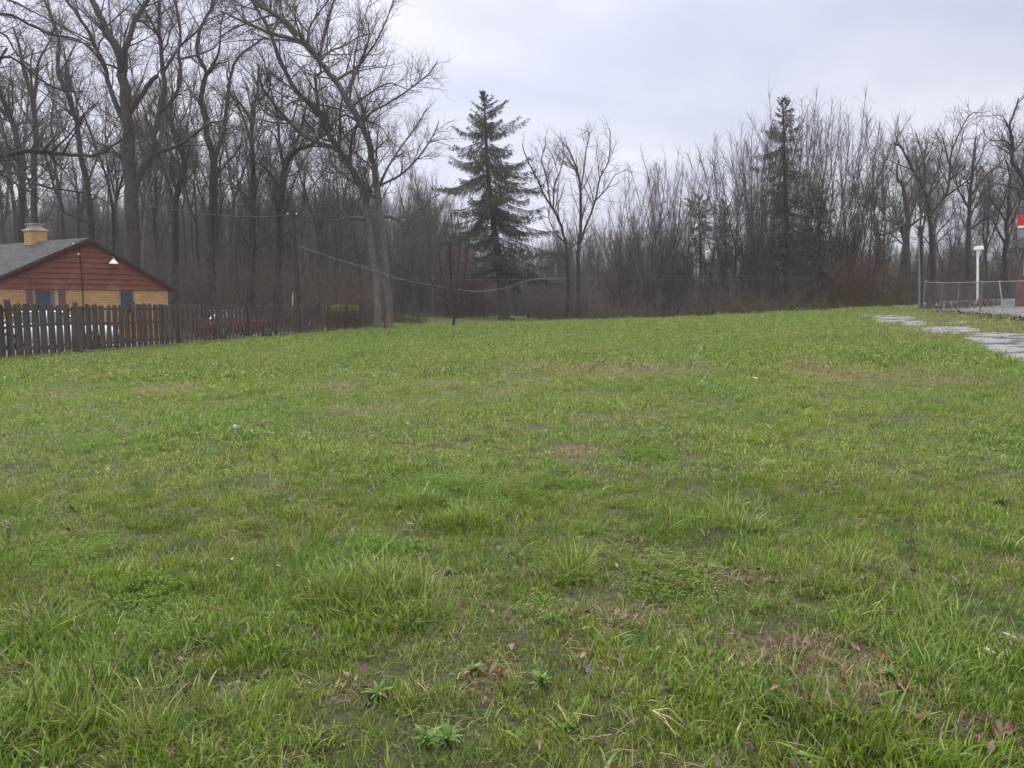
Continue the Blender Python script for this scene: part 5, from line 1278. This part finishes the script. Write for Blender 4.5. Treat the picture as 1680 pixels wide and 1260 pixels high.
def stump(px, D, r0, h, label, m='bark_dark'):
    d = rayd(px, 507); x = d.x * D; z = G(x, D) - .1; e = empty('tree_stump', (x, D, z), label, 'stump'); t = TB(); t.add([(0, 0, 0), (0.02, 0, h * .3), (.03, 0, h)], [r0 * 1.5, r0, r0 * .9], 12); t.build('bark', m, e)
    t = TB(); t.add([(.03, 0, h - .02), (.03, 0, h + .015), (.03, 0, h + .02)], [r0 * .86, r0 * .84, .01], 12); t.build('cut_face', 'torn_wood', e)
stump(868, 86, .28, .75, 'short dark stump on the back lawn right of the tall spruce'); stump(840, 79, .3, .45, 'splintered low stump beside the foot of the tall spruce')

# ================================================================== small things lying in the grass
simple('orange_leaf', (.20, .075, .035), .5, .35, 20); simple('red_leaf', (.14, .05, .03), .5, .35, 20); simple('pale_leaf', (.22, .155, .10), .6, .3, 20); simple('black_leaf', (.022, .018, .016), .5, .3, 20); simple('brown_leaf', (.13, .07, .05), .5, .35, 20); simple('mauve_leaf', (.12, .09, .085), .45, .3, 20)
def leafmesh(seed, size):
    r = random.Random(seed); n = 26; RG = 4; Ft = []; bend = r.uniform(1.2, 3.2); ax = r.uniform(0, 3.14); ph = r.uniform(0, 6)
    V = [(0, 0, 0)]; lob = [max(.35, .62 + .26 * math.cos(5 * 2 * math.pi * k / n + ph) + .12 * math.cos(9 * 2 * math.pi * k / n + ph * 2)) * r.uniform(.85, 1.12) for k in range(n)]
    for g in range(1, RG + 1):
        for k in range(n):
            a = 2 * math.pi * k / n; rr = size * .5 * g / RG * (lob[k] if g > 2 else (lob[k] + .6) / 2); x, y = math.cos(a) * rr * 1.2, math.sin(a) * rr
            u = (x * math.cos(ax) + y * math.sin(ax)) / size; z = size * (bend * u * u + .10 * math.sin(k * 1.7 + g) * g / RG + r.gauss(0, .02))
            V.append((x * (1 - abs(u) * .5), y * (1 - abs(u) * .5), z))
    for k in range(n):
        k2 = (k + 1) % n; Ft.append((0, 1 + k, 1 + k2))
        for g in range(RG - 1): b = 1 + g * n; Ft += [(b + k, b + n + k, b + n + k2), (b + k, b + n + k2, b + k2)]
    return V, Ft
def ontop(px, py, up=.03):
    x, y = onground(px, py); return (x, y, G(x, y) + up)
LV = [(1284, 916, .075, 'red_leaf', 'curled rust-red leaf lying right of the black leaf'), (1252, 919, .075, 'black_leaf', 'black crumpled leaf beside the rust-red one'),
      (70, 985, .075, 'orange_leaf', 'flat orange-brown leaf near the left edge of the lawn'), (1448, 1098, .07, 'orange_leaf', 'bright brown leaf above the muddy patch at lower right'),
      (1325, 1172, .10, 'red_leaf', 'upright reddish leaf among coarse blades at the bottom right'), (957, 1122, .08, 'mauve_leaf', 'greyish mauve leaf on the bare patch at bottom centre'),
      (1022, 1100, .07, 'pale_leaf', 'pinkish tan leaf right of the mauve leaf'), (818, 1128, .08, 'orange_leaf', 'long rusty leaf left of the mauve leaf'),
      (118, 842, .09, 'mauve_leaf', 'pale brown leaf high up on the left lawn'), (118, 882, .10, 'red_leaf', 'dark reddish leaf below the pale brown one at left'),
      (35, 1100, .07, 'pale_leaf', 'tan leaf at the left edge below the orange-brown leaf'), (655, 970, .07, 'mauve_leaf', 'wet grey leaf at the foot of the big yellow-green tuft'),
      (1050, 898, .09, 'pale_leaf', 'tan leaf flat on the clover right of centre'), (897, 897, .07, 'pale_leaf', 'small tan leaf left of the flat tan one'),
      (1430, 1180, .12, 'mauve_leaf', 'large grey leaf in the muddy patch at lower right'), (1480, 1165, .11, 'brown_leaf', 'dark brown leaf at the right of the muddy patch'),
      (745, 1104, .06, 'mauve_leaf', 'wet bluish leaf left of the long rusty leaf'), (600, 1190, .06, 'mauve_leaf', 'small grey leaf at bottom, below the wet bluish one'),
      (1495, 910, .09, 'brown_leaf', 'brown seed-head leaf standing in grass at right'), (1640, 1225, .12, 'brown_leaf', 'broad brown leaf in the bottom right corner'),
      (280, 1255, .06, 'pale_leaf', 'light brown leaf at the bottom edge left of centre'), (1590, 852, .10, 'black_leaf', 'dark leaf clump at the right edge of the middle lawn')]
for k, (px, py, sz, m, lab) in enumerate(LV):
    V, Ft = leafmesh(k, sz); o = link(bpy.data.objects.new('fallen_leaf', mkmesh('fallen_leaf', V, None, Ft, [m], True))); o.location = ontop(px, py, .026); r_ = random.Random(k); o.rotation_euler = (r_.uniform(-.5, .5) - .35, r_.uniform(-.4, .4), r_.uniform(0, 6.28))
    if 'upright' in lab or 'standing' in lab or 'long rusty' in lab: o.rotation_euler[0] = -1.1
    tag(o, lab, 'leaf', 'fallen leaves on the lawn')
simple('teal_wrapper', (.08, .13, .12), .3, .2, 12); simple('white_scrap', (.34, .36, .35), .4, .1, 12)
def scrap(name, px, py, w, l, m, label, cat, seed):
    r = random.Random(seed); V = []; Fq = []
    for i in range(5):
        for j in range(4): V.append((w * (i / 4 - .5), l * (j / 3 - .5), .02 + .25 * w * r.random() * (1 if 0 < i < 4 else .4)))
    for i in range(4):
        for j in range(3): a = i * 4 + j; Fq.append((a, a + 4, a + 5, a + 1))
    o = link(bpy.data.objects.new(name, mkmesh(name, V, Fq, None, [m]))); o.location = ontop(px, py, .045); o.rotation_euler = (.25, .2, r.uniform(-.5, .8)); md = o.modifiers.new('thickness', 'SOLIDIFY'); md.thickness = .003
    tag(o, label, cat)
scrap('plastic_wrapper', 388, 713, .13, .07, 'teal_wrapper', 'crumpled teal wrapper on the lawn left of centre', 'litter', 1)
scrap('paper_scrap', 1237, 627, .11, .06, 'white_scrap', 'small white scrap at the back of the lawn right of centre', 'litter', 2)
scrap('paper_scrap', 1620, 1103, .035, .035, 'white_scrap', 'small white chip in the grass at lower right', 'litter', 3)
t = TB(); a = Vector(ontop(1645, 1062, .05)); b = Vector(ontop(1668, 1069, .05)); t.add([tuple(a), tuple((a + b) / 2), tuple(b)], [.004, .005, .003], 6); tag(t.build('stick', 'white_scrap', None), 'short white stick at the right edge above the white chip', 'stick')
scrap('paper_scrap', 381, 928, .018, .014, 'white_scrap', 'tiny white fleck in the grass at lower left', 'litter', 4)
t = TB()
for k, (x1, y1) in enumerate(((1115, 1250), (1125, 1238), (1108, 1256), (1122, 1228))):
    a = Vector(ontop(1070, 1217, .05)); b = Vector(ontop(x1, y1, .05)); t.add([tuple(a), tuple((a + b) / 2 + Vector((0, 0, .01 * k))), tuple(b)], [.003, .0025, .001], 4)
simple('straw_stem', (.45, .36, .22), .7); tag(t.build('dead_grass_stalk', 'straw_stem', None), 'fanned straw-coloured stalk at the bottom edge right of centre', 'stalk')
# broad-leaved weeds
def weedmat(nt, out):
    g = nt.nodes.new('ShaderNodeNewGeometry'); c = ramp(nt, g.outputs['Random Per Island'], [(0, (.05, .115, .014)), (1, (.13, .22, .035))])
    b = N(nt, 'ShaderNodeBsdfPrincipled', {'Base Color': c, 'Roughness': .65}); t_ = N(nt, 'ShaderNodeBsdfTranslucent', {'Color': c}); m = N(nt, 'ShaderNodeMixShader', {0: .25}); nt.links.new(b.outputs[0], m.inputs[1]); nt.links.new(t_.outputs[0], m.inputs[2]); nt.links.new(m.outputs[0], out.inputs[0])
mat('weed_leaf', weedmat)
def weed(px, py, size, label, seed, n=19):
    r = random.Random(seed); V = []; Fq = []
    for k in range(n):
        a = 2 * math.pi * k / n + r.uniform(-.2, .2); L = size * .62 * r.uniform(.4, 1.15); w = L * r.uniform(.10, .16); el_ = r.uniform(.3, 1.35); i0 = len(V); S = 7; x = z = 0.0
        for i in range(S + 1):
            f = i / S; ww = w * math.sin(min(1, f * 1.15 + .08) * 3.0) * (.75 + .25 * (i % 2)) + .002; e = el_ - f * 1.0
            V += [(math.cos(a) * x - math.sin(a) * ww, math.sin(a) * x + math.cos(a) * ww, z + .25 * ww), (math.cos(a) * x, math.sin(a) * x, z), (math.cos(a) * x + math.sin(a) * ww, math.sin(a) * x - math.cos(a) * ww, z + .25 * ww)]
            x += L / S * math.cos(e); z += L / S * math.sin(e)
        for i in range(S):
            b = i0 + i * 3; Fq += [(b, b + 3, b + 4, b + 1), (b + 1, b + 4, b + 5, b + 2)]
    o = link(bpy.data.objects.new('weed', mkmesh('weed', V, Fq, None, ['weed_leaf']))); o.rotation_euler = (r.gauss(0, .12), r.gauss(0, .12), 0); o.location = ontop(px, py, .012); tag(o, label, 'weed', 'broad-leaved weeds in the lawn')
for k, w_ in enumerate([(738, 953, .09, 'bright weed above the coarse tuft left of centre'), (887, 1137, .11, 'upright light green weed left of the mauve leaf'), (905, 1035, .11, 'spreading weed at the foot of the largest central tuft'),
        (1018, 1065, .11, 'weed growing at the right edge of the upper bare patch'), (1070, 1088, .09, 'light weed right of the pinkish tan leaf'), (775, 1125, .09, 'small weed left of the long rusty leaf'),
        (620, 1160, .12, 'wide low weed at bottom left of centre'), (735, 1240, .13, 'bright serrated weed at the bottom edge in the middle'), (700, 1235, .11, 'weed touching the serrated one at the bottom edge'),
        (1460, 1130, .11, 'dark strap-leaved weed above the muddy patch'), (930, 1225, .07, 'little weed near the bottom edge right of the serrated ones'), (1110, 1150, .09, 'pale weed right of the bare patch near the bottom'), (1640, 830, .16, 'leafy weed at the right edge of the middle lawn'), (1460, 1250, .11, 'weed with grey-green leaves at the bottom right edge')]):
    weed(*w_[:3], w_[3], 50 + k)

# ------------------------------------------------------------------ damp air
def hazemat(nt, out):
    v = nt.nodes.new('ShaderNodeVolumePrincipled'); v.inputs['Color'].default_value = (.80, .80, .86, 1); v.inputs['Density'].default_value = .0006; v.inputs['Anisotropy'].default_value = .3
    nt.links.new(v.outputs[0], out.inputs['Volume'])
mat('haze', hazemat)
q = QB(); q.box((-430, -70, -3), (860, 0, 0), (0, 700, 0), (0, 0, 39)); hz = q.build('haze', 'haze'); tag(hz, 'thin damp haze paling the farther woods', None, None, 'stuff')
